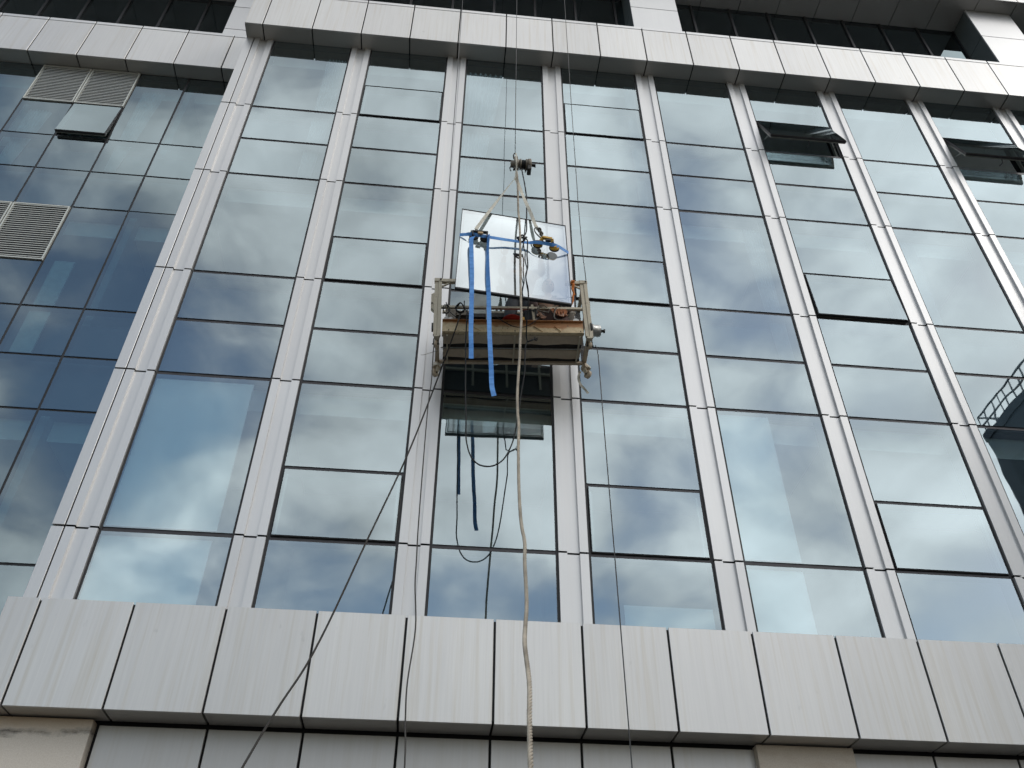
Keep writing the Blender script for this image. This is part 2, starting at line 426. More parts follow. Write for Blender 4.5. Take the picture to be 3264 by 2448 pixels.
def bm_bar(bm, a, b, w, d=None, mat=0):
    """square tube from a to b"""
    a = Vector(a); b = Vector(b); d = d or w; t = (b-a).normalized()
    s = Vector((0, 0, 1)) if abs(t.z) < 0.9 else Vector((0, 1, 0))
    n = (s-t*s.dot(t)).normalized(); q = t.cross(n)
    vs = [bm.verts.new(p+n*(d/2)*i+q*(w/2)*j) for p in (a, b) for i, j in ((-1,-1),(1,-1),(1,1),(-1,1))]
    for f in ((0,1,2,3),(7,6,5,4),(0,4,5,1),(1,5,6,2),(2,6,7,3),(3,7,4,0)):
        bm.faces.new([vs[i] for i in f]).material_index = mat
def bar(name, a, b, w, mat, parent=None, d=None):
    bm = bmesh.new(); bm_bar(bm, a, b, w, d); bmesh.ops.recalc_face_normals(bm, faces=bm.faces)
    return bm_obj(name, bm, mat, parent)

# ------------------------------------------------------------------ ground
gb = bmesh.new(); bbox(gb, -300, 300, -300, 300, -0.3, 0.0)
tag(bm_obj('ground', gb, M['asphalt']), kind='structure')

# ------------------------------------------------------------------ the office building
BLD = thing('office_building', 'glass and pale aluminium office facade with fluted pilasters and projecting panel bands', 'building', (0, 0, 0))
PITCHX = 1.8; HALF = 0.172; GY = 0.030
R0, R1, M1, R2, R3, M3, R4 = 6.43, 8.69, 9.63, 10.565, 12.82, 13.765, 14.70
SOF = 16.87; LOWTOP = 5.45; LOWBOT = 4.39
NB = 9                                             # bays 0..8
XR = NB*PITCHX

# pilasters: one folded sheet per storey piece
def pil_mesh(z0, z1, x0=-HALF, extra=None):
    prof = [(-HALF, 0.09), (-HALF, 0.0), (-0.072, 0.0), (-0.072, 0.036), (0.072, 0.036), (0.072, 0.0), (HALF, 0.0), (HALF, 0.09)]
    bm = bmesh.new()
    A = [bm.verts.new((x, y, z0)) for x, y in prof]; B = [bm.verts.new((x, y, z1)) for x, y in prof]
    for i in range(len(prof)-1): bm.faces.new((A[i], A[i+1], B[i+1], B[i]))
    # folded lips at both ends, so the joint has depth
    for V, s in ((A, 1), (B, -1)):
        I = [bm.verts.new((v.co.x, v.co.y+0.008, v.co.z)) for v in V]
        for i in range(len(prof)-1): bm.faces.new((V[i], V[i+1], I[i+1], I[i]))
    es = [e for e in bm.edges if abs(e.verts[0].co.z-e.verts[1].co.z) > 0.1 and abs(e.verts[0].co.y) < 1e-4]
    bmesh.ops.bevel(bm, geom=es, offset=0.002, segments=2, affect='EDGES')
    bmesh.ops.recalc_face_normals(bm, faces=bm.faces)
    me = bpy.data.meshes.new('pilaster_panel'); bm.to_mesh(me); bm.free(); me.materials.append(M['alu'])
    return me
rows = [LOWTOP-0.25, R0, R1, R2, R3, R4, SOF+0.02]
jg = 0.012
pil_me = [pil_mesh(a+jg, b-jg) for a, b in zip(rows, rows[1:])]
for k in range(NB+1):
    for me in pil_me:
        o = bpy.data.objects.new('pilaster_panel', me); COL.objects.link(o); o.parent = BLD; o.location.x = k*PITCHX
    box('pilaster_core', k*PITCHX-HALF+0.004, k*PITCHX+HALF-0.004, 0.05, 0.30, LOWTOP-0.3, SOF, M['joint'], BLD)
# wide corner sheet left of the first pilaster
for a, b in zip(rows, rows[1:]):
    box('corner_panel', -0.322, -0.190, 0.0, 0.95, a+jg, b-jg, M['alu'], BLD, 0.002)
box('corner_core', -0.30, -0.17, 0.02, 0.9, LOWTOP-0.3, SOF, M['joint'], BLD)

# glass: one pane = one object, its cut edges black
def pane_mesh(w, h, t=0.024, wmat='glass'):
    bm = bmesh.new()
    vs = [bm.verts.new(p) for p in ((-w/2,0,0),(w/2,0,0),(w/2,t,0),(-w/2,t,0),(-w/2,0,h),(w/2,0,h),(w/2,t,h),(-w/2,t,h))]
    for q, mi in (((0,3,2,1),1),((4,5,6,7),1),((0,1,5,4),0),((1,2,6,5),1),((3,0,4,7),1)):
        bm.faces.new([vs[i] for i in q]).material_index = mi
    me = bpy.data.meshes.new('glass_pane'); bm.to_mesh(me); bm.free()
    me.materials.append(M[wmat]); me.materials.append(M['gasket'])
    return me
_pc = {}
def pane(name, xc, y, z0, z1, w, parent, mat='glass', tilt=True):
    key = (round(w, 3), round(z1-z0, 3), mat)
    if key not in _pc: _pc[key] = pane_mesh(w, z1-z0, 0.024, mat)
    o = bpy.data.objects.new(name, _pc[key]); COL.objects.link(o); o.parent = parent
    o.location = (xc, y, z0)
    if tilt: o.rotation_euler = (random.gauss(0, 0.0018), 0, random.gauss(0, 0.0020))   # no two panes sit quite true
    return o
def sash(xc, y, z0, z1, w, ang, parent, mat='glass', hardware=False):
    """top-hung opening light, hinge line at z1"""
    e = bpy.data.objects.new('window_sash', None); COL.objects.link(e); e.parent = parent
    e.location = (xc, y, z1); e.rotation_euler = (-R(ang), 0, 0); h = z1-z0
    p = pane('glass', 0, -0.004, -h+0.012, -0.012, w-0.02, e, mat, False)
    bm = bmesh.new(); f = 0.022
    for a in ((-w/2, w/2, 0.004, 0.045, -h, -h+f), (-w/2, w/2, 0.004, 0.045, -f, 0), (-w/2, -w/2+f, 0.006, 0.043, -h+f, -f), (w/2-f, w/2, 0.006, 0.043, -h+f, -f)):
        bbox(bm, *a, 0.002)
    bm_obj('sash_frame', bm, M['gasket'] if not hardware else M['transom'], e)
    bm = bmesh.new(); f2 = 0.05
    for a in ((-w/2+.01, w/2-.01, 0.046, 0.062, -h+0.004, -h+f2), (-w/2+.01, -w/2+f2, 0.047, 0.061, -h+f2, -f2), (w/2-f2, w/2-.01, 0.047, 0.061, -h+f2, -f2)):
        bbox(bm, *a)
    bm_obj('inner_sash_frame', bm, M['sash'], e)
    if hardware:
        s = math.sin(R(ang)); c = math.cos(R(ang))
        for sx in (-1, 1):
            # friction stay from the frame jamb to the sash stile, in sash coordinates
            q = h*0.78; r1 = Vector((sx*(w/2-0.05), 0.05, -q))
            jamb = Vector((sx*(w/2-0.02), 0.06, -h*0.62)); jamb = Matrix.Rotation(R(ang), 3, 'X') @ jamb
            bar('stay_arm', r1, jamb, 0.014, M['steel'], e)
        tube('handle', [(0.02, 0.07, -h+0.03), (0.02, 0.10, -h-0.02), (0.0, 0.14, -h-0.045), (-0.03, 0.16, -h-0.05)], 0.008, M['black'], e)
    return e

gw = PITCHX-2*HALF-0.064                               # glass width
tg = 0.027                                            # half of the dark line between panes
open_angles = {(5, 15.645): 19.5, (7, 15.645): 18.0, (5, R2+0.94): 2.6}
for b in range(NB):
    xc = (b+0.5)*PITCHX; x0 = b*PITCHX+HALF; x1 = (b+1)*PITCHX-HALF
    zs = [LOWTOP-0.25, R0, R1, M1, R2, R3, M3, R4, SOF]
    odd = b % 2 == 1
    for sx in (0, 1):                                 # black gasket strips down both jambs
        xa = x0 if sx == 0 else x1-0.032
        box('jamb_gasket', xa+0.001, xa+0.031, GY+0.006, GY+0.05, zs[0], SOF, M['gasket'], BLD)
    cuts = []
    for z0, z1 in zip(zs, zs[1:]):
        if odd and z1-z0 > 1.8:
            sp = z0+0.94
            cuts.append((z0, sp, True)); cuts.append((sp, z1, False))
        else:
            cuts.append((z0, z1, False))
    for z0, z1, is_sash in cuts:
        if is_sash:
            a = open_angles.get((b, sp_key), 0) if False else 0
            for (bb, zz), aa in open_angles.items():
                if bb == b and abs(zz-z1) < 0.02: a = aa
            sash(xc, GY-0.012, z0+0.020, z1-0.018, gw-0.012, a if a else 0.25, BLD, 'glass', a > 5)
            # fixed outer frame the sash closes against
            bm = bmesh.new()
            for q in ((x0+.024, x0+.06, GY+0.055, GY+0.12, z0+.02, z1-.02), (x1-.06, x1-.024, GY+0.055, GY+0.12, z0+.02, z1-.02), (x0+.024, x1-.024, GY+0.054, GY+0.121, z0, z0+.03), (x0+.024, x1-.024, GY+0.054, GY+0.121, z1-.03, z1)):
                bbox(bm, *q)
            bm_obj('window_frame', bm, M['sash'], BLD)
        else:
            pane('glass_pane', xc, GY, z0+tg*(1.0 if z0 > LOWTOP else 0), z1-tg*(1 if z1 < SOF else 0), gw, BLD)
        if z0 > LOWTOP:
            t = box('transom', x0+0.032, x1-0.032, GY+0.012, GY+0.09, z0-0.05, z0+0.05, M['transom'], BLD)

# rooms behind the main facade
BACK = 2.35
def rooms(xa, xb, yoff, backy, tops, parts):
    for zt in tops:                                   # zt: top of a vision band
        box('room_ceiling', xa, xb, yoff+0.42, yoff+backy, zt-0.20, zt-0.16, M['ceiling'], BLD)
        box('curtain_box', xa, xb, yoff+0.40, yoff+0.42, zt-0.24, zt+0.1, M['ceiling'], BLD)
        box('floor_slab', xa, xb, yoff+0.25, yoff+backy+0.3, zt+0.55, zt+0.80, M['slab'], BLD)
        box('spandrel_board', xa, xb, yoff+0.20, yoff+0.23, zt+0.10, zt+1.72, M['inner_dark'], BLD)
    box('room_wall', xa, xb, yoff+backy, yoff+backy+0.1, 4.6, SOF+0.5, M['inner_wall'], BLD)
    for x, d in parts:
        box('room_partition', x-0.06, x+0.06, yoff+0.22, yoff+backy, 4.6, SOF+0.3, M['inner_wall'], BLD)
rooms(-0.1, XR, 0.0, BACK, [R1, R3, SOF+0.02], [(1.8, 0), (5.4, 0), (9.0, 0), (12.6, 0)])
box('room_end_wall', -0.2, -0.1, 0.5, BACK+1, 4.6, SOF+0.4, M['inner_wall'], BLD)
# white boards standing against the glass
box('window_backing_board', 0.10, 1.405, 0.075, 0.10, R0+0.02, 8.625, M['blind'], BLD)
box('window_backing_board', 0.10, 1.385, 0.075, 0.10, 5.2, R0-0.03, M['blind'], BLD)
box('window_backing_board', 7.36, 8.105, 0.075, 0.10, R0+0.02, 8.64, M['blind'], BLD)
box('window_backing_board', 7.36, 8.09, 0.075, 0.10, 5.2, R0-0.03, M['blind'], BLD)
box('window_backing_board', 5.95, 6.95, 0.09, 0.115, 5.2, 5.86, M['blind'], BLD)
def curtain(x0, x1, y, z0, z1, gather=0.0):
    bm = bmesh.new(); n = 36; A = []; B = []
    for i in range(n+1):
        t = i/n; x = x0+(x1-x0)*t; xb = x0+(x1-x0)*t*(1-gather)
        A.append(bm.verts.new((x, y+0.03*math.sin(t*46), z1))); B.append(bm.verts.new((xb, y+0.03*math.sin(t*46+0.4), z0)))
    for i in range(n): bm.faces.new((A[i], A[i+1], B[i+1], B[i]))
    r = bmesh.ops.extrude_face_region(bm, geom=bm.faces[:])
    bmesh.ops.translate(bm, verts=[v for v in r['geom'] if isinstance(v, bmesh.types.BMVert)], vec=(0, 0.004, 0))
    bm_obj('curtain', bm, M['curtain'], BLD)
curtain(3.80, 4.50, 0.16, 13.0, 16.6, 0.55)
curtain(1.20, 1.62, 0.16, 12.9, 16.6, 0.5)
curtain(8.75, 8.45, 0.16, 9.7, 12.6, 0.3)
curtain(11.05, 11.35, 0.16, 10.7, 12.6, 0.3)
curtain(6.8, 7.02, 0.16, 12.9, 16.6, 0.3)

# projecting bands: front sheet + cap + soffit sheet, 0.9 m module
def band(xa, xb, yf, yb, zb, zt, cap=True, first=None, hanging=True):
    g = 0.0115; k = math.floor(xa/0.9+0.001); x = xa
    cuts = [xa]
    j = math.ceil(xa/0.9+0.02)
    while j*0.9 < xb-0.05: cuts.append(j*0.9); j += 1
    cuts.append(xb)
    for a, b in zip(cuts, cuts[1:]):
        la = a+(g if a != xa else 0); lb = b-(g if b != xb else 0)
        top = zt-0.10 if cap else zt
        # the sheet is folded: its face and its underside meet in one sharp fold
        box('fascia_panel', la, lb, yf, yf+0.030, zb, top, M['alu_fascia'], BLD, 0.003)
        if cap: box('coping_panel', la, lb, yf-0.002, yf+0.30, top+0.014, zt, M['alu'], BLD, 0.003)
        box('soffit_panel', la, lb, yf+0.031, yb, zb+0.001, zb+0.03, M['alu_soffit'], BLD, 0.002)
    box('band_core', xa+0.01, xb-0.01, yf+0.018, yb+0.02, zb+0.032, zt-0.02, M['joint'], BLD)
band(-0.322, XR, -0.29, 0.034, SOF, 18.13)
band(-0.322, XR, -0.285, 0.04, LOWBOT, LOWTOP, cap=False)
box('band_end_panel', -0.325, -0.31, -0.26, 0.95, SOF+0.002, 18.12, M['alu'], BLD)
box('band_end_panel', -0.325, -0.31, -0.255, 0.95, LOWBOT+0.002, LOWTOP-0.005, M['alu'], BLD)
# setback top of the main band
box('band_roof', -0.30, XR, -0.01, 0.6, 18.05, 18.09, M['alu'], BLD)
box('band_roof', -0.30, XR, -0.25, 0.05, LOWTOP-0.03, LOWTOP-0.012, M['alu'], BLD)

# wall under the lower band
x = -0.9
while x < XR:
    a, b2 = x+0.012, x+0.9-0.012
    if 0.85 < x < 0.95: a = 0.80
    if b2 < 0.95: x += 0.9; continue
    if not (b2 < 0.80 or (a > 7.10 and b2 < 8.2)):
        aa = max(a, 0.80)
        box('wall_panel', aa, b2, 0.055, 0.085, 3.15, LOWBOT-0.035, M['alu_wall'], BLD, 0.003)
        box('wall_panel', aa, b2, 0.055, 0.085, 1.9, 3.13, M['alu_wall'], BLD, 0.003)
    x += 0.9
box('wall_core', -0.3, XR, 0.095, 0.3, 0.0, LOWBOT+0.2, M['joint'], BLD)
for z0, z1, mt in ((3.1, LOWBOT-0.012, 'stone_stained'), (1.9, 3.09, 'stone'), (0.0, 1.89, 'stone')):
    box('stone_pier', -0.32, 0.765, -0.035, 0.093, z0, z1, M[mt], BLD, 0.004)
    box('stone_pier', 7.135, 8.125, -0.035, 0.093, z0, z1, M['stone'], BLD, 0.004)

# ---- left wing, set back 0.97 m
LY = 0.97
lx = [-0.64-0.905*i for i in range(0, 8)]
for i in range(7):
    xb_, xa_ = lx[i], lx[i+1]
    if i == 0: xb_ = -0.30
    xc = (xa_+xb_)/2; w = xb_-xa_-0.034
    zs = [LOWBOT, R0, R1, M1, R2, R3, M3, R4, SOF]
    for z0, z1 in zip(zs, zs[1:]):
        segs = [(z0, z1, 'p')]
        if i in (1, 2, 3, 4) and abs(z0-R4) < .01 and i in (2, 3): segs = [(z0, 15.71, 's' if i == 2 else 'p'), (15.71, z1, 'l')]
        if abs(z0-R2) < .01 and i in (2, 3): segs = [(z0, 11.52, 'p'), (11.52, z1, 'l')]
        for a, b2, kd in segs:
            if kd == 'p': pane('glass_pane', xc, LY, a+0.018, b2-0.018, w, BLD, 'glass_left')
            elif kd == 's': sash(xc, LY-0.01, a+0.02, b2-0.012, w-0.01, 5.6, BLD, 'glass_left', True)
            else:
                # louvre grille in its own frame
                g = bpy.data.objects.new('louver_grille', None); COL.objects.link(g); g.parent = BLD; g.location = (xc, LY-0.03, a)
                H = b2-a-0.02; W = w/2+0.006; bm = bmesh.new()
                for q in ((-W, -W+.02, 0, .05, 0, H), (W-.02, W, 0, .05, 0, H), (-W+.02, W-.02, 0.001, .049, 0, .02), (-W+.02, W-.02, 0.001, .049, H-.02, H)): bbox(bm, *q)
                bm_obj('grille_frame', bm, M['louver'], g)
                n = int(round((H-0.04)/0.049))
                bl = bmesh.new(); bbox(bl, -W+.022, W-.022, 0, 0.006, -0.006, 0.006)
                bme = bpy.data.meshes.new('louver_blade'); bl.to_mesh(bme); bl.free(); bme.materials.append(M['louver'])
                for q in range(n):
                    o = bpy.data.objects.new('louver_blade', bme); COL.objects.link(o); o.parent = g
                    o.location = (0, 0.008, 0.03+(H-0.04)*(q+0.5)/n); o.rotation_euler = (R(8), 0, 0)
                box('grille_back', -W+.02, W-.02, 0.07, 0.08, 0.01, H-.01, M['joint'], g)
        if z0 > LOWBOT:
            box('transom', xa_+0.017, xb_-0.017, LY+0.012, LY+0.09, z0-0.04, z0+0.04, M['gasket'], BLD)
    if i in (2, 3):
        for zt in (15.71, 11.52): box('transom', xa_+0.017, xb_-0.017, LY+0.012, LY+0.09, zt-0.03, zt+0.03, M['gasket'], BLD)
for x in lx[1:]:
    box('mullion', x-0.017, x+0.017, LY+0.004, LY+0.10, LOWBOT, SOF, M['gasket'], BLD)
rooms(-7.2, -0.35, LY, 2.2, [R1, R3, SOF+0.02], [(-1.545, 0), (-4.27, 0)])
for x, zz in ((-2.55, R4), (-2.0, R2), (-4.0, R2), (-1.2, R4)):
    pass
curtain(-4.15, -3.75, LY+0.15, 13.9, 15.6, 0.4)
curtain(-2.35, -1.95, LY+0.16, 14.0, 16.5, 0.55)
box('window_backing_board', -2.32, -2.02, LY+0.06, LY+0.085, 9.66, 11.6, M['pvc'], BLD)
box('window_backing_board', -4.2, -3.75, LY+0.06, LY+0.085, 9.66, 10.5, M['pvc'], BLD)
band(-6.75, -0.33, 0.68, LY+0.004, SOF, 18.13)
box('band_roof', -6.75, -0.33, LY, LY+0.6, 18.05, 18.09, M['alu'], BLD)

# ---- recessed ribbon windows of the storey above
ZT = 21.0
def ribbonwin(x0, x1, yg, z0, z1):
    n = int(round((x1-x0)/0.9)); s = (x1-x0)/n
    for i in range(n):
        pane('ribbon_pane', x0+(i+0.5)*s, yg, z0, z1-0.01, s-0.05, BLD, 'glass_ribbon')
        box('ribbon_mullion', x0+(i+1)*s-0.025, x0+(i+1)*s+0.025, yg-0.02, yg+0.06, z0, z1-0.01, M['gasket'], BLD)
    box('ribbon_sill', x0, x1, yg-0.03, yg+0.08, z0-0.05, z0, M['gasket'], BLD)
    box('ribbon_back_wall', x0, x1, yg+1.4, yg+1.5, z0-0.4, z1+0.3, M['inner_wall'], BLD)
    box('ribbon_ceiling', x0, x1, yg+0.1, yg+1.4, z1-0.02, z1+0.02, M['inner_wall'], BLD)
ribbonwin(-0.2, 15.06, 0.53, 18.12, ZT)
ribbonwin(16.15, 18.0, 0.53, 18.12, ZT)
ribbonwin(-7.2, -1.31, LY+0.53, 18.12, ZT)
def column(x0, x1, yf, yb, joints):
    zc = [18.09]+joints+[ZT-0.004]
    for a, b2 in zip(zc, zc[1:]):
        box('column_panel', x0, x1, yf, yf+0.03, a+0.008, b2-0.008, M['alu'], BLD, 0.003)
        for q in (x0+0.003, x1-0.028):
            box('column_return_panel', q, q+0.025, yf+0.032, yb, a+0.008, b2-0.008, M['return'], BLD, 0.002)
    box('column_core', x0+0.03, x1-0.03, yf+0.012, yb, 18.05, ZT-0.006, M['joint'], BLD)
column(7.165, 8.18, 0.0, 0.52, [19.56])
column(15.07, 16.14, 0.0, 0.52, [19.56, 19.83][1:])
column(-1.31, -0.325, LY, LY+0.5, [18.86, 19.80])
# soffit and front of the storey band above the ribbon
xs = [-0.322]+[0.9*j for j in range(0, 20)]
for a, b2 in zip(xs, xs[1:]):
    box('soffit_panel', a+0.008, b2-0.008, -0.27, 0.53, ZT, ZT+0.03, M['alu_soffit'], BLD, 0.002)
    box('fascia_panel', a+0.008, b2-0.008, -0.30, -0.272, ZT, ZT+1.2, M['alu_fascia'], BLD, 0.003)
box('band_core', -0.30, 17.1, -0.26, 1.0, ZT+0.032, ZT+1.1, M['joint'], BLD)
for i in range(8):
    a = -0.34-0.905*(i+1)+0.0; box('soffit_panel', a+0.008, a+0.905-0.008, 0.70, LY+0.53, ZT, ZT+0.03, M['alu_soffit'], BLD, 0.002)
    box('fascia_panel', a+0.008, a+0.905-0.008, 0.67, 0.698, ZT, ZT+1.2, M['alu_fascia'], BLD, 0.003)
box('band_core', -7.5, -0.35, 0.71, 2.2, ZT+0.032, ZT+1.1, M['joint'], BLD)
# body of the building behind
box('building_body', -7.6, 18.2, 3.6, 12, 0, 22.0, M['slab'], BLD)

# ------------------------------------------------------------------ building across the forecourt (seen mirrored in the glass)
NBD = thing('neighbour_building', 'dark blue grey block with roof railing mirrored in the rightmost windows', 'building', (28.1, -12.5, 0))
box('wall', 0, 16, -7.9, 14, 0, 24.6, M['far_wall'], NBD)
box('roof_parapet', -0.05, 16.05, -7.95, 14.05, 24.6, 25.0, M['far_wall'], NBD)
wb = bmesh.new(); bbox(wb, -0.06, 0.02, 0, 1.9, 0, 1.7); wme = bpy.data.meshes.new('window'); wb.to_mesh(wme); wb.free(); wme.materials.append(M['far_glass'])
for zi in range(6):
    for yi in range(7):
        o = bpy.data.objects.new('window', wme); COL.objects.link(o); o.parent = NBD; o.location = (0, -7.0+yi*2.9, 4.2+zi*3.4)
bm = bmesh.new()
for z in (25.55, 26.1): bm_bar(bm, (0.1, -7.9, z), (0.1, 14, z), 0.06)
for z in (25.55, 26.1): bm_bar(bm, (0.1, -7.9, z), (14, -7.9, z), 0.06)
bm_obj('roof_rail', bm, M['far_rail'], NBD)
pb = bmesh.new(); bm_bar(pb, (0, 0, 0), (0, 0, 1.1), 0.045); pme = bpy.data.meshes.new('railing_post'); pb.to_mesh(pme); pb.free(); pme.materials.append(M['far_rail'])
for i in range(44):
    o = bpy.data.objects.new('railing_post', pme); COL.objects.link(o); o.parent = NBD; o.location = (0.1, -7.9+i*0.5, 25.0)

# ------------------------------------------------------------------ suspended platform
GN = thing('suspended_platform', 'rusty cream window-cleaning cradle hanging on two wires in front of the glass', 'work platform', (3.745, -0.28, 8.91))
GN.rotation_euler = (0, -0.036, -0.046)
GL, GD = 1.80, 0.54
# front beam: C-shaped kick plate
bm = bmesh.new()
bbox(bm, 0.02, GL-0.02, -GD, -GD+0.006, 0.012, 0.205)
bbox(bm, 0.02, GL-0.02, -GD-0.035, -GD+0.02, 0.0, 0.010, 0.002)
bbox(bm, 0.02, GL-0.02, -GD-0.032, -GD+0.02, 0.207, 0.217, 0.002)
bm_obj('front_beam', bm, M['beam_paint'], GN)
for x in (0.1, 0.92, 1.74):
    bar('beam_bolt', (x, -GD-0.02, 0.0), (x, -GD-0.02, 0.045), 0.012, M['dark_steel'], GN)
for x0, x1 in ((0.36, 0.50), (1.16, 1.27), (1.42, 1.50)):       # welded-on gusset strips, scraped pale
    bar('weld_strip', (x0, -GD-0.003, 0.135), (x1, -GD-0.003, 0.04), 0.016, M['beam_paint'], GN, 0.004)
bar('mid_rail', (0.0, -GD+0.01, 0.46), (GL, -GD+0.01, 0.46), 0.034, M['frame_paint'], GN)
bar('rail_upright', (0.58, -GD+0.012, 0.217), (0.58, -GD+0.012, 0.52), 0.03, M['frame_paint'], GN)
bar('rail_upright', (1.17, -GD+0.012, 0.217), (1.155, -GD+0.012, 0.52), 0.03, M['frame_paint'], GN)
# wall side
bm = bmesh.new(); bbox(bm, 0.02, GL-0.02, -0.02, 0.0, 0.02, 0.17)
bm_obj('back_toe_board', bm, M['dark_steel'], GN)
bm = bmesh.new(); bbox(bm, 0.02, GL-0.02, -0.045, -0.040, 0.17, 0.60); bm_obj('back_guard_board', bm, M['dark_steel'], GN)
bar('back_rail', (0.0, -0.02, 0.46), (GL, -0.02, 0.46), 0.034, M['frame_paint'], GN)
bar('back_rail', (0.0, -0.02, 0.88), (GL, -0.02, 0.88), 0.034, M['frame_paint'], GN)
bar('back_rail', (0.05, -0.05, 0.78), (GL-0.05, -0.05, 0.78), 0.06, M['dark_steel'], GN)
for x in (0.45, 0.92, 1.38): bar('back_upright', (x, -0.02, 0.02), (x, -0.02, 0.88), 0.03, M['frame_paint'], GN)
# floor seen from below
box('deck', 0.03, GL-0.03, -GD+0.02, -0.02, 0.012, 0.03, M['deck'], GN)
def wavy_plank(y0, y1, seed):
    rnd = random.Random(seed); bm = bmesh.new(); n = 30; L = [[], [], [], []]
    for i in range(n+1):
        x = 0.03+(GL-0.06)*i/n; e = 0.010*math.sin(i*0.6+seed)+rnd.uniform(-0.004, 0.004)
        for k, (y, z) in enumerate(((y0, 0.0), (y1+e, 0.0), (y1+e, 0.011), (y0, 0.011))): L[k].append(bm.verts.new((x, y, z)))
    for i in range(n):
        for k in range(4):
            j = (k+1) % 4; bm.faces.new((L[k][i], L[k][i+1], L[j][i+1], L[j][i]))
    bm.faces.new([L[k][0] for k in range(4)]); bm.faces.new([L[k][n] for k in (3, 2, 1, 0)])
    bmesh.ops.recalc_face_normals(bm, faces=bm.faces)
    bm_obj('floor_plank', bm, M['plank'], GN)
wavy_plank(-0.515, -0.355, 1); wavy_plank(-0.25, -0.095, 4)
bar('underside_rod', (0.0, -0.285, -0.008), (GL, -0.285, -0.008), 0.012, M['steel'], GN)
bm = bmesh.new(); bbox(bm, -0.02, GL+0.02, -0.03, 0.015, -0.02, 0.02, 0.003); bm_obj('rear_edge_beam', bm, M['plank'], GN)
for x in (0.08, 0.92, 1.73):
    bar('cross_member', (x, -GD+0.01, -0.022), (x, 0.0, -0.022), 0.018, M['frame_paint'], GN)
for s, x in ((-1, -0.045), (1, GL+0.045)):
    bar('side_beam', (x, -GD, 0.01), (x, 0.01, 0.01), 0.05, M['plank'], GN, 0.03)
    # outer post: two tubes side by side, with a head bracket and an inward arm
    bar('end_post', (x+0.024, -GD, -0.05), (x+0.024, -GD, 0.93), 0.044, M['frame_paint'], GN)
    bar('end_post', (x-0.024, -GD+0.008, -0.03), (x-0.024, -GD+0.008, 0.955), 0.044, M['frame_paint'], GN)
    bar('end_post', (x-0.01, -0.02, 0.0), (x-0.01, -0.02, 0.93), 0.045, M['dark_steel'], GN)
    bar('end_rail', (x, -GD+0.02, 0.46), (x, -0.02, 0.46), 0.034, M['frame_paint'], GN)
    bar('end_rail', (x, -GD+0.02, 0.93), (x, -0.02, 0.93), 0.04, M['frame_paint'], GN)
    bm = bmesh.new(); bbox(bm, x-0.052, x+0.052, -GD-0.028, -GD+0.03, 0.90, 0.96, 0.004); bm_obj('head_bracket', bm, M['frame_paint'], GN)
    ax0, ax1 = (x+0.05, x+0.235) if s < 0 else (x-0.05, x-0.235)
    bm = bmesh.new(); bm_bar(bm, (ax0, -GD+0.002, 0.925), (ax1, -GD+0.002, 0.925), 0.05, 0.05); bm_bar(bm, (ax0, -GD+0.002, 0.83), (ax0-s*0.10, -GD+0.002, 0.90), 0.02, 0.02)
    bm_obj('head_arm', bm, M['frame_paint'], GN)
    lathe('bracket_bolt', [(0, 0.012), (0.012, 0.012)], (0, -1, 0), (x+0.03, -GD-0.028, 0.93), M['dark_steel'], GN, 10)
    bm = bmesh.new(); bbox(bm, x-0.035, x+0.035, -GD-0.025, -GD+0.04, -0.075, -0.045, 0.003); bm_obj('post_shoe', bm, M['frame_paint'], GN)
    # roller at the front foot
    rw = bpy.data.objects.new('foot_roller', None); COL.objects.link(rw); rw.parent = GN; rw.location = (x+s*0.012, -GD+0.09, -0.10)
    lathe('wheel', [(-0.02, 0.040), (-0.016, 0.047), (0.016, 0.047), (0.02, 0.040)], (1, 0, 0), (0, 0, 0), M['plank'], rw)
    bar('fork', (0.028, 0, 0.0), (0.028, 0, 0.08), 0.012, M['dark_steel'], rw, 0.03); bar('fork', (-0.028, 0, 0.0), (-0.028, 0, 0.08), 0.012, M['dark_steel'], rw, 0.03)
    lathe('axle', [(-0.045, 0.008), (0.045, 0.008)], (1, 0, 0), (0, 0, 0), M['dark_steel'], rw, 8)
    # castor at the wall-side foot
    cw = bpy.data.objects.new('castor', None); COL.objects.link(cw); cw.parent = GN; cw.location = (x+s*0.01, 0.0, -0.155)
    cw.rotation_euler = (0, 0, R(35*s))
    lathe('wheel', [(-0.022, 0.045), (-0.018, 0.053), (0.018, 0.053), (0.022, 0.045)], (1, 0, 0), (0, -0.03, -0.05), M['plank'], cw)
    for q in (-0.032, 0.032): bar('fork', (q, -0.03, -0.05), (q, 0.0, 0.06), 0.008, M['frame_paint'], cw, 0.05)
    bm = bmesh.new(); bbox(bm, -0.045, 0.045, -0.045, 0.045, 0.055, 0.075, 0.004); bbox(bm, -0.03, 0.03, -0.03, 0.03, 0.075, 0.14, 0.004); bm_obj('castor_plate', bm, M['plank'], cw)
    lathe('axle', [(-0.04, 0.008), (0.04, 0.008)], (1, 0, 0), (0, -0.03, -0.05), M['dark_steel'], cw, 8)
    ribbon('rag_wrap', [(-0.03, -0.055, 0.09), (0.04, -0.05, 0.07), (0.06, 0.0, 0.08), (0.035, 0.05, 0.06), (-0.04, 0.04, 0.07), (-0.06, -0.02, 0.09)], 0.03, M['webbing'], cw, wdir=(0, 0, 1), sub=4)
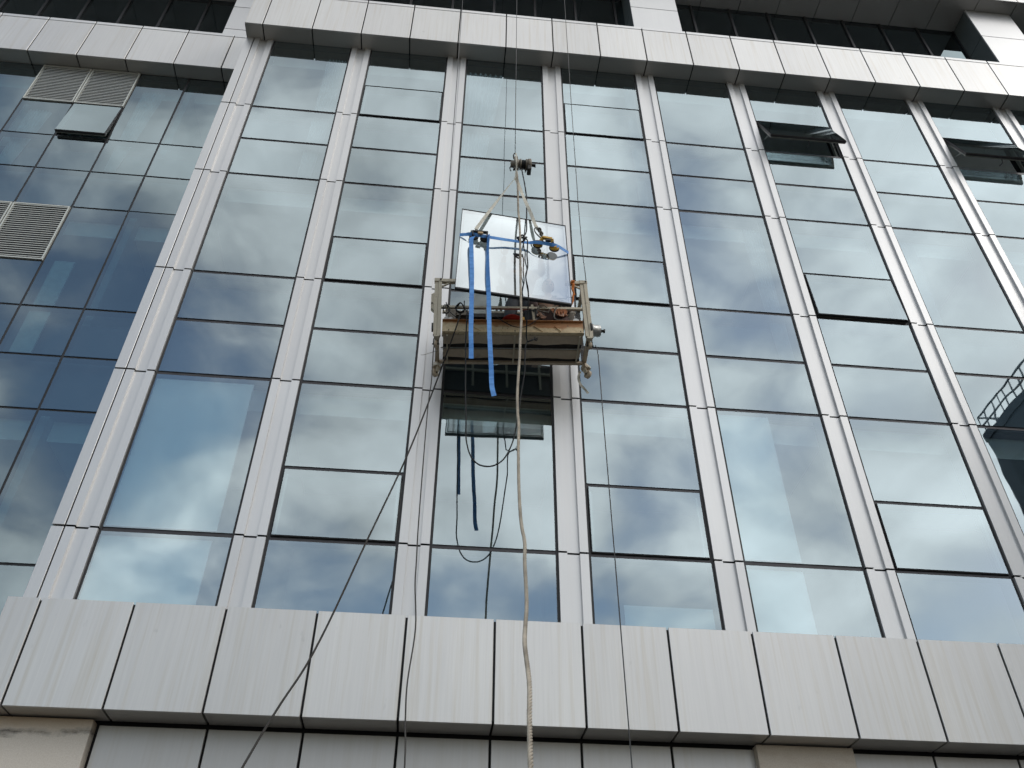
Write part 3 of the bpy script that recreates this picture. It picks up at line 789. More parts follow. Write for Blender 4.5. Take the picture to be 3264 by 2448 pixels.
# head plate with two bolts on the left, cheek plate on the right
bm = bmesh.new()
prof = [(-0.14, 0.62), (-0.14, 0.87), (-0.10, 0.90), (-0.06, 0.90), (-0.06, 0.53)]
A = [bm.verts.new((x, -0.36, z)) for x, z in prof]; B = [bm.verts.new((x, -0.30, z)) for x, z in prof]
bm.faces.new(A); bm.faces.new(B[::-1])
for i in range(len(prof)): j = (i+1) % len(prof); bm.faces.new((A[j], A[i], B[i], B[j]))
bmesh.ops.recalc_face_normals(bm, faces=bm.faces); bm_obj('safety_lock_plate', bm, M['frame_paint'], GN)
for q in (-0.127, -0.083): lathe('plate_bolt', [(0, 0.011), (0.008, 0.011)], (0, -1, 0), (q, -0.36, 0.70), M['dark_steel'], GN, 10)
bm = bmesh.new(); prof = [(GL+0.07, 0.50), (GL+0.07, 0.92), (GL+0.11, 0.93), (GL+0.115, 0.78), (GL+0.135, 0.72), (GL+0.125, 0.52)]
A = [bm.verts.new((x, -0.40, z)) for x, z in prof]; B = [bm.verts.new((x, -0.34, z)) for x, z in prof]
bm.faces.new(A); bm.faces.new(B[::-1])
for i in range(len(prof)): j = (i+1) % len(prof); bm.faces.new((A[j], A[i], B[i], B[j]))
bmesh.ops.recalc_face_normals(bm, faces=bm.faces); bm_obj('safety_lock_plate', bm, M['frame_paint'], GN)
for q in ((GL+0.115, 0.70), (GL+0.10, 0.62)): lathe('plate_bolt', [(0, 0.012), (0.01, 0.012)], (0, -1, 0), (q[0], -0.40, q[1]), M['dark_steel'], GN, 10)
# small guide block left, hoist motor right
bm = bmesh.new(); bbox(bm, -0.115, -0.075, -GD+0.02, -GD+0.08, 0.085, 0.20, 0.006); bm_obj('guide_block', bm, M['dark_steel'], GN)
mo = bpy.data.objects.new('hoist_motor', None); COL.objects.link(mo); mo.parent = GN; mo.location = (GL+0.085, -GD+0.05, 0.12)
lathe('motor_housing', [(0, 0.075), (0.012, 0.088), (0.03, 0.088), (0.034, 0.076), (0.10, 0.078), (0.118, 0.070), (0.122, 0.03)], (1, 0, -0.02), (0, 0, 0), M['steel'], mo, 24)
lathe('motor_flange', [(-0.015, 0.10), (0.004, 0.10)], (1, 0, -0.02), (0, 0, 0), M['dark_steel'], mo, 20)
lathe('crank_stub', [(0.12, 0.018), (0.155, 0.018), (0.156, 0.026), (0.175, 0.026)], (1, 0, -0.02), (0, 0, 0), M['dark_steel'], mo, 12)
# winch gear inside both ends
for s, x in ((1, 0.12), (-1, GL-0.14)):
    bm = bmesh.new(); bbox(bm, x-0.06, x+0.06, -0.37, -0.22, 0.24, 0.56, 0.01); bm_lathe(bm, [(-0.07, 0.05), (0.07, 0.05)], (1, 0, 0), (x, -0.29, 0.60), 16)
    bm_obj('traction_hoist', bm, M['hoist_body'], GN)
    lathe('hoist_pulley', [(-0.012, 0.04), (0, 0.03), (0.012, 0.04)], (0, 1, 0), (x-s*0.05, -0.47, 0.30), M['steel'], GN, 16)
box('control_panel', 0.37, 0.62, -0.26, -0.20, 0.62, 1.02, M['pvc'], GN, 0.006)
bar('conduit', (0.05, -0.25, 0.60), (0.40, -0.25, 0.61), 0.07, M['hoist_body'], GN)
bar('conduit', (0.40, -0.22, 0.60), (0.90, -0.22, 0.61), 0.07, M['dark_steel'], GN)
bar('conduit', (1.45, -0.25, 0.62), (1.72, -0.25, 0.62), 0.05, M['hoist_body'], GN)

def gn(x, y, z):   # platform coordinates to the world, for what lies in it
    return Matrix.Translation(GN.location) @ Euler((0, -0.036, -0.046)).to_matrix().to_4x4() @ Vector((x, y, z))

# ------------------------------------------------------------------ people in the cradle
def person(label, joints, hips, trouser, shirt, helmet, look, boots, loc):
    """joints in world metres relative to loc"""
    root = thing('person', label, 'person', loc)
    J = {k: Vector(v) for k, v in joints.items()}
    def skin(name, chain, radii, edges, mat, rootv=0, sub=2):
        me = bpy.data.meshes.new(name); me.from_pydata([tuple(v) for v in chain], edges, []); me.update()
        o = link(name, me, mat, root)
        md = o.modifiers.new('skin', 'SKIN'); md.use_smooth_shade = True
        sv = me.skin_vertices[0].data
        for i, r in enumerate(radii):
            sv[i].radius = r if isinstance(r, tuple) else (r, r)
        sv[rootv].use_root = True
        ss = o.modifiers.new('subsurf', 'SUBSURF'); ss.levels = sub; ss.render_levels = sub
        return o
    mid = lambda a, b, t=0.5: J[a].lerp(J[b], t)
    # one continuous body: torso, neck, arms, legs
    V = [J['pelvis'], mid('pelvis', 'chest', .45), J['chest'], J['neck'], J['neck'].lerp(J['head'], .5),
         J['shoulder_l'], J['elbow_l'], J['wrist_l'], J['shoulder_r'], J['elbow_r'], J['wrist_r'],
         J['hip_l'], J['knee_l'], J['ankle_l'], J['toe_l'], J['hip_r'], J['knee_r'], J['ankle_r'], J['toe_r']]
    E = [(0,1),(1,2),(2,3),(3,4),(2,5),(5,6),(6,7),(2,8),(8,9),(9,10),(0,11),(11,12),(12,13),(13,14),(0,15),(15,16),(16,17),(17,18)]
    Rr = [(.14,.11),(.13,.10),(.15,.11),(.06,.06),(.05,.05),(.062,.062),(.045,.045),(.028,.028),(.062,.062),(.045,.045),(.028,.028),
          (.095,.095),(.068,.068),(.042,.042),(.03,.03),(.095,.095),(.068,.068),(.042,.042),(.03,.03)]
    body = skin('body', V, Rr, E, M['skin'])
    # clothes: slightly wider than the body, ending at hems
    skin('trousers', [J['pelvis']+Vector((0,0,.05)), J['pelvis'], J['hip_l'], J['knee_l'], mid('knee_l','ankle_l',.85), J['hip_r'], J['knee_r'], mid('knee_r','ankle_r',.85)],
         [(.155,.125),(.155,.125),.108,.083,.068,.108,.083,.068], [(0,1),(1,2),(2,3),(3,4),(1,5),(5,6),(6,7)], M[trouser], 1)
    skin('shirt', [J['pelvis']+Vector((0,0,.02)), mid('pelvis','chest',.5), J['chest'], mid('chest','neck',.6), J['shoulder_l'], J['elbow_l'], mid('elbow_l','wrist_l',.7), J['shoulder_r'], J['elbow_r'], mid('elbow_r','wrist_r',.7)],
         [(.16,.13),(.155,.12),(.168,.125),(.085,.08),.078,.058,.045,.078,.058,.045], [(0,1),(1,2),(2,3),(2,4),(4,5),(5,6),(2,7),(7,8),(8,9)], M[shirt], 1)
    for k in ('l', 'r'):
        a, t = J['ankle_'+k], J['toe_'+k]; d = (t-a); d.z = 0; d.normalize()
        skin('boot', [a+Vector((0,0,.05)), a+Vector((0,0,-.03)), t+Vector((0,0,0)), t+d*0.05], [.055,.05,.045,.034], [(0,1),(1,2),(2,3)], M[boots], 1)
        # hand: palm, four unequal curled fingers and a thumb
        w = J['wrist_'+k]; e = (w-J['elbow_'+k]).normalized(); sd = Vector((1 if k == 'l' else -1, 0, 0)); sd = (sd-e*sd.dot(e)).normalized(); nn = e.cross(sd)
        if nn.y > 0: nn = -nn
        pts = [w, w+e*.045, w+e*.085]; rad = [.026, (.038,.018), (.036,.016)]; ed = [(0,1),(1,2)]
        for q, ln in zip((-.030,-.010,.010,.030), (.062,.074,.070,.052)):
            b0 = len(pts); pts += [w+e*.09+sd*q, w+e*(.09+ln*.5)+sd*q*1.1+nn*.008, w+e*(.09+ln*.9)+sd*q*1.1+nn*.028]; rad += [.0095,.0088,.0075]; ed += [(2,b0),(b0,b0+1),(b0+1,b0+2)]
        b0 = len(pts); pts += [w+e*.035-sd*.036+nn*.004, w+e*.065-sd*.058+nn*.014, w+e*.09-sd*.062+nn*.024]; rad += [.012,.010,.008]; ed += [(1,b0),(b0,b0+1),(b0+1,b0+2)]
        skin('hand', pts, rad, ed, M['skin'], 1, 1)
    # head
    h = J['head']; L = Vector(look).normalized(); Rz = Vector((0, 0, 1)).cross(L).normalized(); U = L.cross(Rz)
    Mh = Matrix((L, Rz, U)).transposed().to_4x4(); Mh.translation = h
    bm = bmesh.new(); bmesh.ops.create_icosphere(bm, subdivisions=4, radius=1.0)
    for v in bm.verts:
        x, y, z = v.co; jaw = max(0, -z)
        X = 0.095*x*(1-0.18*jaw)+0.012*jaw; Y = 0.075*y*(1-0.32*jaw); Z = 0.118*z
        if x > 0:
            X += 0.026*math.exp(-(y/0.16)**2-((z+0.12)/0.17)**2)             # nose
            X -= 0.012*math.exp(-((abs(y)-0.36)/0.17)**2-((z-0.06)/0.12)**2)   # eye sockets
            X += 0.006*math.exp(-(y/0.3)**2-((z+0.50)/0.06)**2)              # lips
            X -= 0.005*math.exp(-(y/0.32)**2-((z+0.44)/0.025)**2)
        v.co = (X, Y, Z)
    for s in (-1, 1):
        r = bmesh.ops.create_icosphere(bm, subdivisions=2, radius=1.0)
        for v in r['verts']: v.co = (v.co.x*0.022-0.005, s*0.077+v.co.y*0.008, v.co.z*0.033-0.005)
    bmesh.ops.transform(bm, matrix=Mh, verts=bm.verts); bm_obj('head', bm, M['skin'], root, True)
    for s in (-1, 1):
        bm = bmesh.new(); bmesh.ops.create_icosphere(bm, subdivisions=2, radius=0.0115)
        bmesh.ops.transform(bm, matrix=Mh @ Matrix.Translation((0.078, s*0.028, 0.006)), verts=bm.verts)
        bm_obj('eye', bm, M['black'], root, True)
    bm = bmesh.new(); bmesh.ops.create_icosphere(bm, subdivisions=3, radius=1.0)
    for v in bm.verts:
        z = v.co.z
        v.co = (v.co.x*0.10-0.008, v.co.y*0.083, max(z, -0.25 if v.co.x < 0.2 else 0.35)*0.125)
    bmesh.ops.transform(bm, matrix=Mh, verts=bm.verts); bm_obj('hair', bm, M['hair'], root, True)
    if helmet:
        bm = bmesh.new(); bm_lathe(bm, [(0.03, 0.128), (0.034, 0.135), (0.045, 0.112), (0.09, 0.10), (0.125, 0.07), (0.14, 0.02)], (0, 0, 1), (0, 0, 0), 24)
        bmesh.ops.transform(bm, matrix=Mh, verts=bm.verts); bm_obj('hard_hat', bm, M[helmet], root, True)
    return root
P1 = gn(1.0, -0.27, 0.03)
person('worker in dark grey trousers standing in the cradle behind the glass sheet', dict(
    pelvis=(0, .02, .86), chest=(0, -.02, 1.22), neck=(0, -.03, 1.40), head=(0, -.05, 1.56),
    shoulder_l=(-.19, -.02, 1.33), elbow_l=(-.27, -.22, 1.13), wrist_l=(-.25, -.46, 1.18),
    shoulder_r=(.19, -.02, 1.33), elbow_r=(.27, -.24, 1.16), wrist_r=(.22, -.47, 1.24),
    hip_l=(-.10, .02, .84), knee_l=(-.14, -.06, .46), ankle_l=(-.13, .0, .08), toe_l=(-.15, -.12, .035),
    hip_r=(.10, .02, .84), knee_r=(.13, -.08, .46), ankle_r=(.12, -.01, .08), toe_r=(.14, -.13, .035)),
    None, 'trouser_grey', 'shirt_grey', 'white', (0, -1, -0.05), 'boot', P1)
P2 = gn(1.36, -0.27, 0.03)
person('crouching worker in dark brown trousers at the right end of the cradle', dict(
    pelvis=(.0, .10, .34), chest=(.0, -.02, .66), neck=(.0, -.07, .83), head=(.0, -.11, .98),
    shoulder_l=(-.18, -.03, .77), elbow_l=(-.22, -.20, .56), wrist_l=(-.14, -.24, .36),
    shoulder_r=(.18, -.03, .77), elbow_r=(.25, -.16, .55), wrist_r=(.17, -.24, .38),
    hip_l=(-.10, .08, .32), knee_l=(-.13, -.17, .42), ankle_l=(-.10, .02, .08), toe_l=(-.11, -.12, .035),
    hip_r=(.10, .08, .32), knee_r=(.14, -.16, .40), ankle_r=(.10, .03, .08), toe_r=(.12, -.11, .035)),
    None, 'trouser_brown', 'shirt_pink', None, (0.05, -1, -0.35), 'boot', P2)

# loose gear in the cradle
hh = thing('hard_hat', 'red hard hat lying in the middle of the cradle behind the front beam', 'helmet', gn(0.89, -0.50, 0.222))
lathe('shell', [(0, 0.125), (0.006, 0.132), (0.02, 0.112), (0.06, 0.10), (0.09, 0.07), (0.105, 0.02)], (0.05, 0.15, 1), (0, 0, 0), M['red'], hh, 28)
ribbon('brim', [(-0.13, -0.01, 0.0), (-0.09, -0.11, 0.0), (0, -0.15, 0.0), (0.09, -0.11, 0.0), (0.13, -0.01, 0.0)], 0.03, M['red'], hh, wdir=(0, 0.9, 0.2))
tl = thing('trowel', 'tool with a yellow handle stuck upright beside the red hard hat', 'hand tool', gn(1.02, -0.50, 0.20))
lathe('grip', [(0, 0.010), (0.015, 0.016), (0.07, 0.017), (0.10, 0.012), (0.105, 0.004)], (0.15, -0.1, 1), (0, 0, 0.02), M['yellow'], tl, 12)
bar('blade', (0, 0, -0.1), (0, 0, 0.02), 0.02, M['steel'], tl, 0.003)
gr = thing('angle_grinder', 'white and red power tool lying on the beam between the blue straps', 'power tool', gn(0.40, -0.50, 0.245))
lathe('tool_body', [(0, 0.012), (0.015, 0.026), (0.05, 0.028), (0.09, 0.022)], (1, 0, 0.05), (0, 0, 0), M['white'], gr, 14)
lathe('tool_grip', [(0.09, 0.022), (0.13, 0.020), (0.17, 0.016)], (1, 0, 0.05), (0, 0, 0), M['red'], gr, 14)
lathe('tool_head', [(-0.02, 0.02), (0.02, 0.02)], (0, 0, 1), (0.01, 0, 0), M['white'], gr, 12)
bc = thing('bucket', 'dark bucket standing in the cradle right of the standing worker', 'bucket', gn(1.15, -0.44, 0.03))
lathe('pail', [(0, 0.085), (0.02, 0.088), (0.38, 0.105), (0.39, 0.112), (0.40, 0.105)], (0, 0, 1), (0, 0, 0), M['black'], bc, 24)
tube('bail', [(-0.10, 0, 0.38), (-0.08, 0, 0.45), (0, 0, 0.49), (0.08, 0, 0.45), (0.10, 0, 0.38)], 0.004, M['steel'], bc)
sp_ = thing('silicone_cartridge', 'pale cartridge leaning in the left corner of the cradle', 'cartridge', gn(0.06, -0.49, 0.22))
lathe('tube', [(0, 0.025), (0.10, 0.025), (0.105, 0.01), (0.15, 0.005)], (0.1, 0, 1), (0, 0, 0), M['white'], sp_, 14)
cl = thing('rag', 'copper brown rag hung over the mid rail at the right', 'rag', gn(1.44, -0.50, 0.42))
for i in range(5):
    ribbon('fold', [(-0.05+i*0.035, -0.03, 0.05-i*.006), (-0.03+i*0.04, -0.055, 0.0), (0.0+i*0.032, -0.04, -0.06-0.01*(i % 3)), (0.03+i*0.03, -0.02, -0.03)], 0.045, M['copper_cloth'], cl, wdir=(0.6, 0.3, 0.6), twist=[0, 0.6, -0.4, 0.3], sub=5)
bg_ = thing('tool_bag', 'dark cloth tool bag slumped in the right end of the cradle', 'bag', gn(1.50, -0.40, 0.03))
lathe('bag_body', [(0, 0.10), (0.03, 0.125), (0.20, 0.13), (0.36, 0.11), (0.44, 0.06), (0.47, 0.045)], (0.05, 0, 1), (0, 0, 0), M['shirt_pink'], bg_, 18)
tube('bag_strap', [(-0.08, -0.05, 0.38), (-0.11, -0.07, 0.48), (-0.03, -0.09, 0.55), (0.06, -0.07, 0.47), (0.09, -0.05, 0.36)], 0.010, M['grey_rope'], bg_)
cn_ = thing('sealant_can', 'small white can on the beam lip at the left end of the cradle', 'can', gn(0.12, -0.50, 0.222))
lathe('can_body', [(0, 0.030), (0.004, 0.032), (0.07, 0.032), (0.074, 0.030)], (0, 0.1, 1), (0, 0, 0), M['white'], cn_, 16)
# orange rope tied round the right head arm
orr = thing('orange_rope', 'short orange rope tied round the right head arm of the cradle', 'rope', gn(1.70, -0.56, 0.93))
laid_rope('rope_tail', [(0, 0, 0.03), (0.005, -0.01, -0.05), (-0.005, 0, -0.12), (0.012, 0, -0.20), (0.0, 0, -0.28), (-0.005, 0, -0.36), (-0.03, 0.01, -0.42)], 0.013, M['orange_rope'], orr, 0.06)
laid_rope('rope_tail', [(0.005, 0, 0.03), (0.02, -0.01, -0.06), (0.01, 0, -0.14), (0.022, 0, -0.24)], 0.010, M['orange_rope'], orr, 0.06)
tube('knot', [(-0.02, -0.02, -0.03), (0.02, -0.03, -0.01), (0.02, 0.04, 0.03), (-0.02, 0.05, 0.0), (-0.02, -0.02, -0.04)], 0.011, M['orange_rope'], orr)
# coils of cable
def coil(name, label, centre, pts_seed, r, n, rad, mat, cat='cable coil', sx=1.0, sz=1.0):
    rnd = random.Random(pts_seed); pts = []
    for i in range(n*8):
        a = i*math.pi/4; q = r*(0.85+0.3*rnd.random())
        pts.append(Vector((math.cos(a)*q*sx, rnd.uniform(-.02, .02), math.sin(a)*q*sz))+Vector(centre))
    o = tube(name, pts, rad, mat); return tag(o, label, cat)
coil('cable_coil', 'tangled black cable hooked over the mid rail left of the left blue strap', gn(0.24, -0.56, 0.42), 3, 0.055, 3, 0.007, M['rubber'], sz=1.3)
coil('cable_coil', 'grey cable loops over the mid rail right of centre', gn(1.30, -0.56, 0.42), 5, 0.06, 2, 0.006, M['grey_rope'], sx=1.3, sz=0.9)
coil('cable_coil', 'thin black cable loops at the left post of the cradle', gn(0.07, -0.555, 0.40), 8, 0.045, 2, 0.005, M['rubber'], sz=1.6)
tag(tube('drooping_cable', [gn(0.06, -0.56, 0.52), gn(0.10, -0.57, 0.36), gn(0.20, -0.575, 0.24), gn(0.30, -0.575, 0.225), gn(0.38, -0.57, 0.25), gn(0.30, -0.56, 0.40), gn(0.29, -0.56, 0.55)], 0.006, M['rubber']), 'black cable drooping from the left post to the top of the front beam', 'cable')
tag(tube('drooping_cable', [(4.387, -0.90, 9.185), (4.499, -0.90, 9.10), (4.621, -0.90, 9.034), (4.753, -0.90, 9.042), (4.875, -0.90, 9.138), (4.966, -0.89, 9.255)], 0.006, M['rubber']), 'black cable sagging in a shallow arc across the rusty front beam', 'cable')
tag(tube('hanging_cable', [gn(1.47, -0.56, 0.47), gn(1.44, -0.57, 0.38), gn(1.42, -0.57, 0.28), gn(1.45, -0.57, 0.23), gn(1.53, -0.565, 0.225)], 0.008, M['grey_rope']), 'grey cable hanging down from the mid rail beside the crouching worker', 'cable')

# ------------------------------------------------------------------ the glass sheet being hoisted
GS = thing('glass_sheet', 'large new clear double glazed unit hanging from suction lifters above the cradle', 'glass pane', (4.57, -1.40, 9.06))
TL, TR, BR_, BL = (3.888, -1.400, 10.61), (5.258, -1.300, 10.560), (5.279, -1.345, 9.045), (3.861, -1.445, 9.078)
def sheet(name, c4, off0, off1, mat, inset=0.0):
    c = [Vector(p)-GS.location for p in c4]; n = ((c[1]-c[0]).cross(c[3]-c[0])).normalized()
    if n.y < 0: n = -n
    cen = sum(c, Vector())/4
    c = [p+(cen-p)*inset for p in c]; bm = bmesh.new()
    A = [bm.verts.new(p+n*off0) for p in c]; B = [bm.verts.new(p+n*off1) for p in c]
    bm.faces.new(A)
    if mat[1]:
        bm.faces.new(B[::-1])
    for i in range(4):
        f = bm.faces.new((A[i], B[i], B[(i+1) % 4], A[(i+1) % 4])); f.material_index = 1
    bmesh.ops.recalc_face_normals(bm, faces=bm.faces)
    return bm_obj(name, bm, [M[mat[0]], M['black']], GS), c, n
sheet('glass', (TL, TR, BR_, BL), 0.0, 0.030, ('glass_sheet', False))
c = [Vector(p)-GS.location for p in (TL, TR, BR_, BL)]
bm = bmesh.new()
for i, w in ((0, .008), (1, .009), (3, .009)): bm_bar(bm, c[i]+Vector((0, -0.002, 0)), c[(i+1) % 4]+Vector((0, -0.002, 0)), w, w)
bm_obj('edge_seal', bm, M['transom'], GS)
bm = bmesh.new(); bm_bar(bm, c[2]+Vector((0, 0.012, -0.004)), c[3]+Vector((0, 0.012, -0.004)), 0.045, 0.022); bm_obj('bottom_seal', bm, M['black'], GS)
cen_ = sum(c, Vector())/4; ci = [p+(cen_-p)*0.045+Vector((0, 0.02, 0)) for p in c]; bm = bmesh.new()
for i in range(4): bm_bar(bm, ci[i], ci[(i+1) % 4], 0.010, 0.010)
bm_obj('spacer', bm, M['steel'], GS)


def cup(parent, pos, r, matc, matr):
    lathe('suction_cup', [(0, r*1.05), (0.010, r*1.08), (0.020, r)], (0, -1, 0), pos, M['black'], parent, 24)
    lathe('cup_plate', [(0.020, r), (0.034, r*0.97), (0.040, r*0.45), (0.055, r*0.40)], (0, -1, 0), pos, M[matc], parent, 24)
VL = thing('suction_lifter', 'black framed suction lifter with tan grip on the left of the glass sheet', 'suction lifter', (4.13, -1.425, 10.04))
cup(VL, (-0.075, 0.0, 0.0), 0.058, 'hoist_body', 'black'); cup(VL, (0.065, 0.0, -0.03), 0.058, 'dark_steel', 'black')
bm = bmesh.new(); bbox(bm, -0.10, 0.10, -0.085, -0.045, 0.015, 0.045, 0.006); bbox(bm, -0.10, -0.085, -0.085, -0.04, -0.04, 0.015, 0.003); bbox(bm, 0.08, 0.10, -0.085, -0.04, -0.07, 0.015, 0.003)
bm_obj('handle_frame', bm, M['black'], VL); box('handle_grip', -0.03, 0.035, -0.10, -0.07, -0.03, 0.005, M['tan'], VL, 0.006)
lathe('lever', [(0, 0.016), (0.04, 0.016)], (-1, 0, 0.3), (-0.08, -0.06, 0.03), M['steel'], VL, 12)
tube('lift_ring', [(-0.07, -0.06, 0.03), (-0.06, -0.06, 0.075), (-0.045, -0.06, 0.085), (-0.03, -0.06, 0.07), (-0.03, -0.06, 0.03)], 0.008, M['hoist_body'], VL)
VR = thing('suction_lifter', 'yellow suction lifter with two round cups on the right of the glass sheet', 'suction lifter', (4.972, -1.385, 10.02))
cup(VR, (-0.10, 0.0, 0.012), 0.062, 'yellow', 'black'); cup(VR, (0.11, 0.0, -0.035), 0.062, 'yellow', 'black')
bm = bmesh.new()
A = [(-0.075, -0.05, 0.0), (-0.045, -0.085, 0.065), (0.075, -0.085, 0.045), (0.085, -0.05, -0.03)]
for a, b2 in zip(A, A[1:]): bm_bar(bm, a, b2, 0.04, 0.03)
bm_obj('handle_frame', bm, M['yellow'], VR); box('handle_grip', -0.01, 0.06, -0.105, -0.07, -0.005, 0.03, M['dark_steel'], VR, 0.006)
for x in (-0.045, 0.085): lathe('lever_knob', [(0, 0.013), (0.03, 0.013), (0.035, 0.006)], (0, -1, 0.2), (x, -0.06, -0.015), M['dark_steel'], VR, 10)

# blue strap round the lifters
BS = thing('ratchet_strap', 'blue strap across the glass sheet with two long loose tails', 'strap', (0, 0, 0))
ribbon('strap_band', [(3.875, -1.432, 10.054), (3.95, -1.455, 10.045), (4.029, -1.478, 10.030), (4.249, -1.48, 10.000), (4.477, -1.44, 10.02), (4.733, -1.42, 10.022), (4.86, -1.46, 10.0), (5.02, -1.46, 9.975), (5.12, -1.43, 9.99), (5.275, -1.335, 9.990)], 0.046, M['strap'], BS, wdir=(0, 0, 1), twist=[0.3, 0.2, 0.9, 0.2, 0.1, 0.0, 0.5, 0.9, 0.3, 0.1])
ribbon('strap_tail', [(4.05, -1.49, 9.975), (4.024, -1.50, 9.90), (4.035, -1.49, 9.65), (4.050, -1.48, 9.364), (4.058, -1.46, 9.171), (4.070, -1.43, 8.728), (4.078, -1.41, 8.409), (4.087, -1.40, 8.241), (4.096, -1.38, 8.026)], 0.053, M['strap'], BS, wdir=(1, 0, 0), twist=[0.4, 0.15, 0, 0.1, -0.1, 0.1, 0, 0.35, 0.0])
ribbon('strap_tail', [(4.225, -1.50, 10.02), (4.235, -1.52, 9.95), (4.234, -1.48, 9.746), (4.243, -1.48, 9.386), (4.260, -1.46, 9.087), (4.275, -1.44, 8.739), (4.289, -1.42, 8.420), (4.306, -1.41, 8.145), (4.322, -1.40, 7.892), (4.334, -1.40, 7.638), (4.361, -1.40, 7.492)], 0.053, M['strap'], BS, wdir=(1, 0, 0), twist=[0.2, 1.0, 1.05, 0.7, 0.4, 0.1, -0.2, 0.0, 0.3, -0.1, 0.15])

# webbing slings
tag(ribbon('lifting_sling', [(4.609, -1.22, 11.64), (4.45, -1.30, 11.20), (4.26, -1.42, 10.63), (4.075, -1.50, 10.11)], 0.045, M['webbing'], wdir=(0.8, 0.2, 0.3), twist=[1.2, 0.9, 0.3, 0.1]), 'left leg of the dirty white webbing sling, from hoist to left suction lifter', 'sling')
tag(ribbon('lifting_sling', [(4.600, -1.22, 11.64), (4.697, -1.30, 11.12), (4.785, -1.37, 10.70), (4.837, -1.42, 10.40), (4.872, -1.45, 10.26)], 0.045, M['webbing'], wdir=(0.8, 0.2, -0.3), twist=[0.8, 0.1, 1.0, 0.2, 1.1]), 'right leg of the dirty white webbing sling, ending above the yellow lifter', 'sling')
tk = thing('tie_rope', 'short grey rope knotted between sling and yellow suction lifter', 'rope', (4.88, -1.46, 10.22))
laid_rope('rope', [(0.0, 0, 0.05), (0.012, 0, 0.0), (0.03, 0, -0.05), (0.045, 0.01, -0.10), (0.055, 0.03, -0.13)], 0.012, M['grey_rope'], tk, 0.05)
for q in ((0.008, 0, 0.02), (0.03, 0, -0.05)):
    tube('knot', [Vector(q)+Vector(d) for d in ((-.02, -.01, .0), (0, -.02, .015), (.02, 0, 0), (0, .02, -.015), (-.02, 0, .005))], 0.011, M['grey_rope'], tk)
tube('rope_loop', [(0.0, 0, 0.045), (-0.03, 0, 0.06), (-0.055, 0, 0.03), (-0.045, 0, -0.03), (-0.01, 0, -0.09), (0.04, 0.02, -0.125)], 0.009, M['grey_rope'], tk)

# electric hoist
HO = thing('electric_hoist', 'greasy drum hoist hanging on a steel wire above the glass sheet', 'hoist', (4.60, -1.20, 11.96))
lathe('drum', [(0.06, 0.055), (0.065, 0.080), (0.08, 0.080), (0.085, 0.06), (0.145, 0.062), (0.15, 0.088), (0.162, 0.088), (0.166, 0.07)], (1, 0, 0.03), (0, 0, 0), M['hoist_body'], HO, 28)
for i in range(4): lathe('cable_turn', [(0.088+i*0.014, 0.066), (0.095+i*0.014, 0.073), (0.101+i*0.014, 0.066)], (1, 0, 0.03), (0, 0, 0), M['rubber'], HO, 24)
lathe('motor_housing', [(0.168, 0.07), (0.172, 0.086), (0.185, 0.092), (0.222, 0.092), (0.228, 0.08), (0.235, 0.03)], (1, 0, 0.03), (0, 0, 0), M['hoist_body'], HO, 28)
lathe('motor_shaft', [(0.235, 0.022), (0.275, 0.022), (0.277, 0.032), (0.29, 0.032)], (1, 0, 0.03), (0, 0, 0), M['black'], HO, 14)
lathe('gearbox', [(-0.07, 0.03), (-0.065, 0.05), (-0.02, 0.055), (-0.015, 0.068), (0.05, 0.068), (0.055, 0.05)], (1, 0, 0.03), (0, 0, 0), M['hoist_body'], HO, 20)
bm = bmesh.new(); bbox(bm, 0.170, 0.225, -0.06, 0.06, -0.155, -0.03, 0.006); bm_obj('terminal_box', bm, M['dark_steel'], HO)
bm = bmesh.new(); bbox(bm, -0.02, 0.035, -0.03, 0.03, 0.05, 0.16, 0.006); bbox(bm, 0.03, 0.075, -0.02, 0.02, 0.06, 0.10, 0.004); bm_obj('suspension_bracket', bm, M['hoist_body'], HO)
tube('top_hook', [(-0.02, 0, 0.13), (-0.028, 0, 0.20), (-0.018, 0, 0.25), (0.0, 0, 0.26), (0.008, 0, 0.24)], 0.010, M['dark_steel'], HO)
tube('top_hook', [(0.012, 0, 0.14), (0.018, 0, 0.19), (0.008, 0, 0.235)], 0.012, M['steel'], HO)
bm = bmesh.new(); bbox(bm, -0.03, 0.0, -0.02, 0.02, -0.13, -0.06, 0.004); bbox(bm, 0.025, 0.05, -0.02, 0.02, -0.12, -0.06, 0.004); bm_obj('leg_bracket', bm, M['dark_steel'], HO)
tube('guard_hook', [(-0.03, 0, -0.06), (-0.072, 0, -0.07), (-0.075, 0, -0.13), (-0.062, 0, -0.165)], 0.007, M['dark_steel'], HO)
tube('guard_hook', [(0.11, 0, -0.08), (0.135, 0, -0.11), (0.145, 0, -0.14), (0.14, 0, -0.17)], 0.008, M['dark_steel'], HO)
ribbon('sling_head', [(0.0, -0.075, 0.16), (0.005, -0.082, 0.06), (0.008, -0.08, -0.04), (0.012, -0.04, -0.14), (0.002, -0.02, -0.32)], 0.022, M['webbing'], HO, wdir=(1, 0, 0), twist=[0, 0.2, -0.1, 0.6, 0.2])

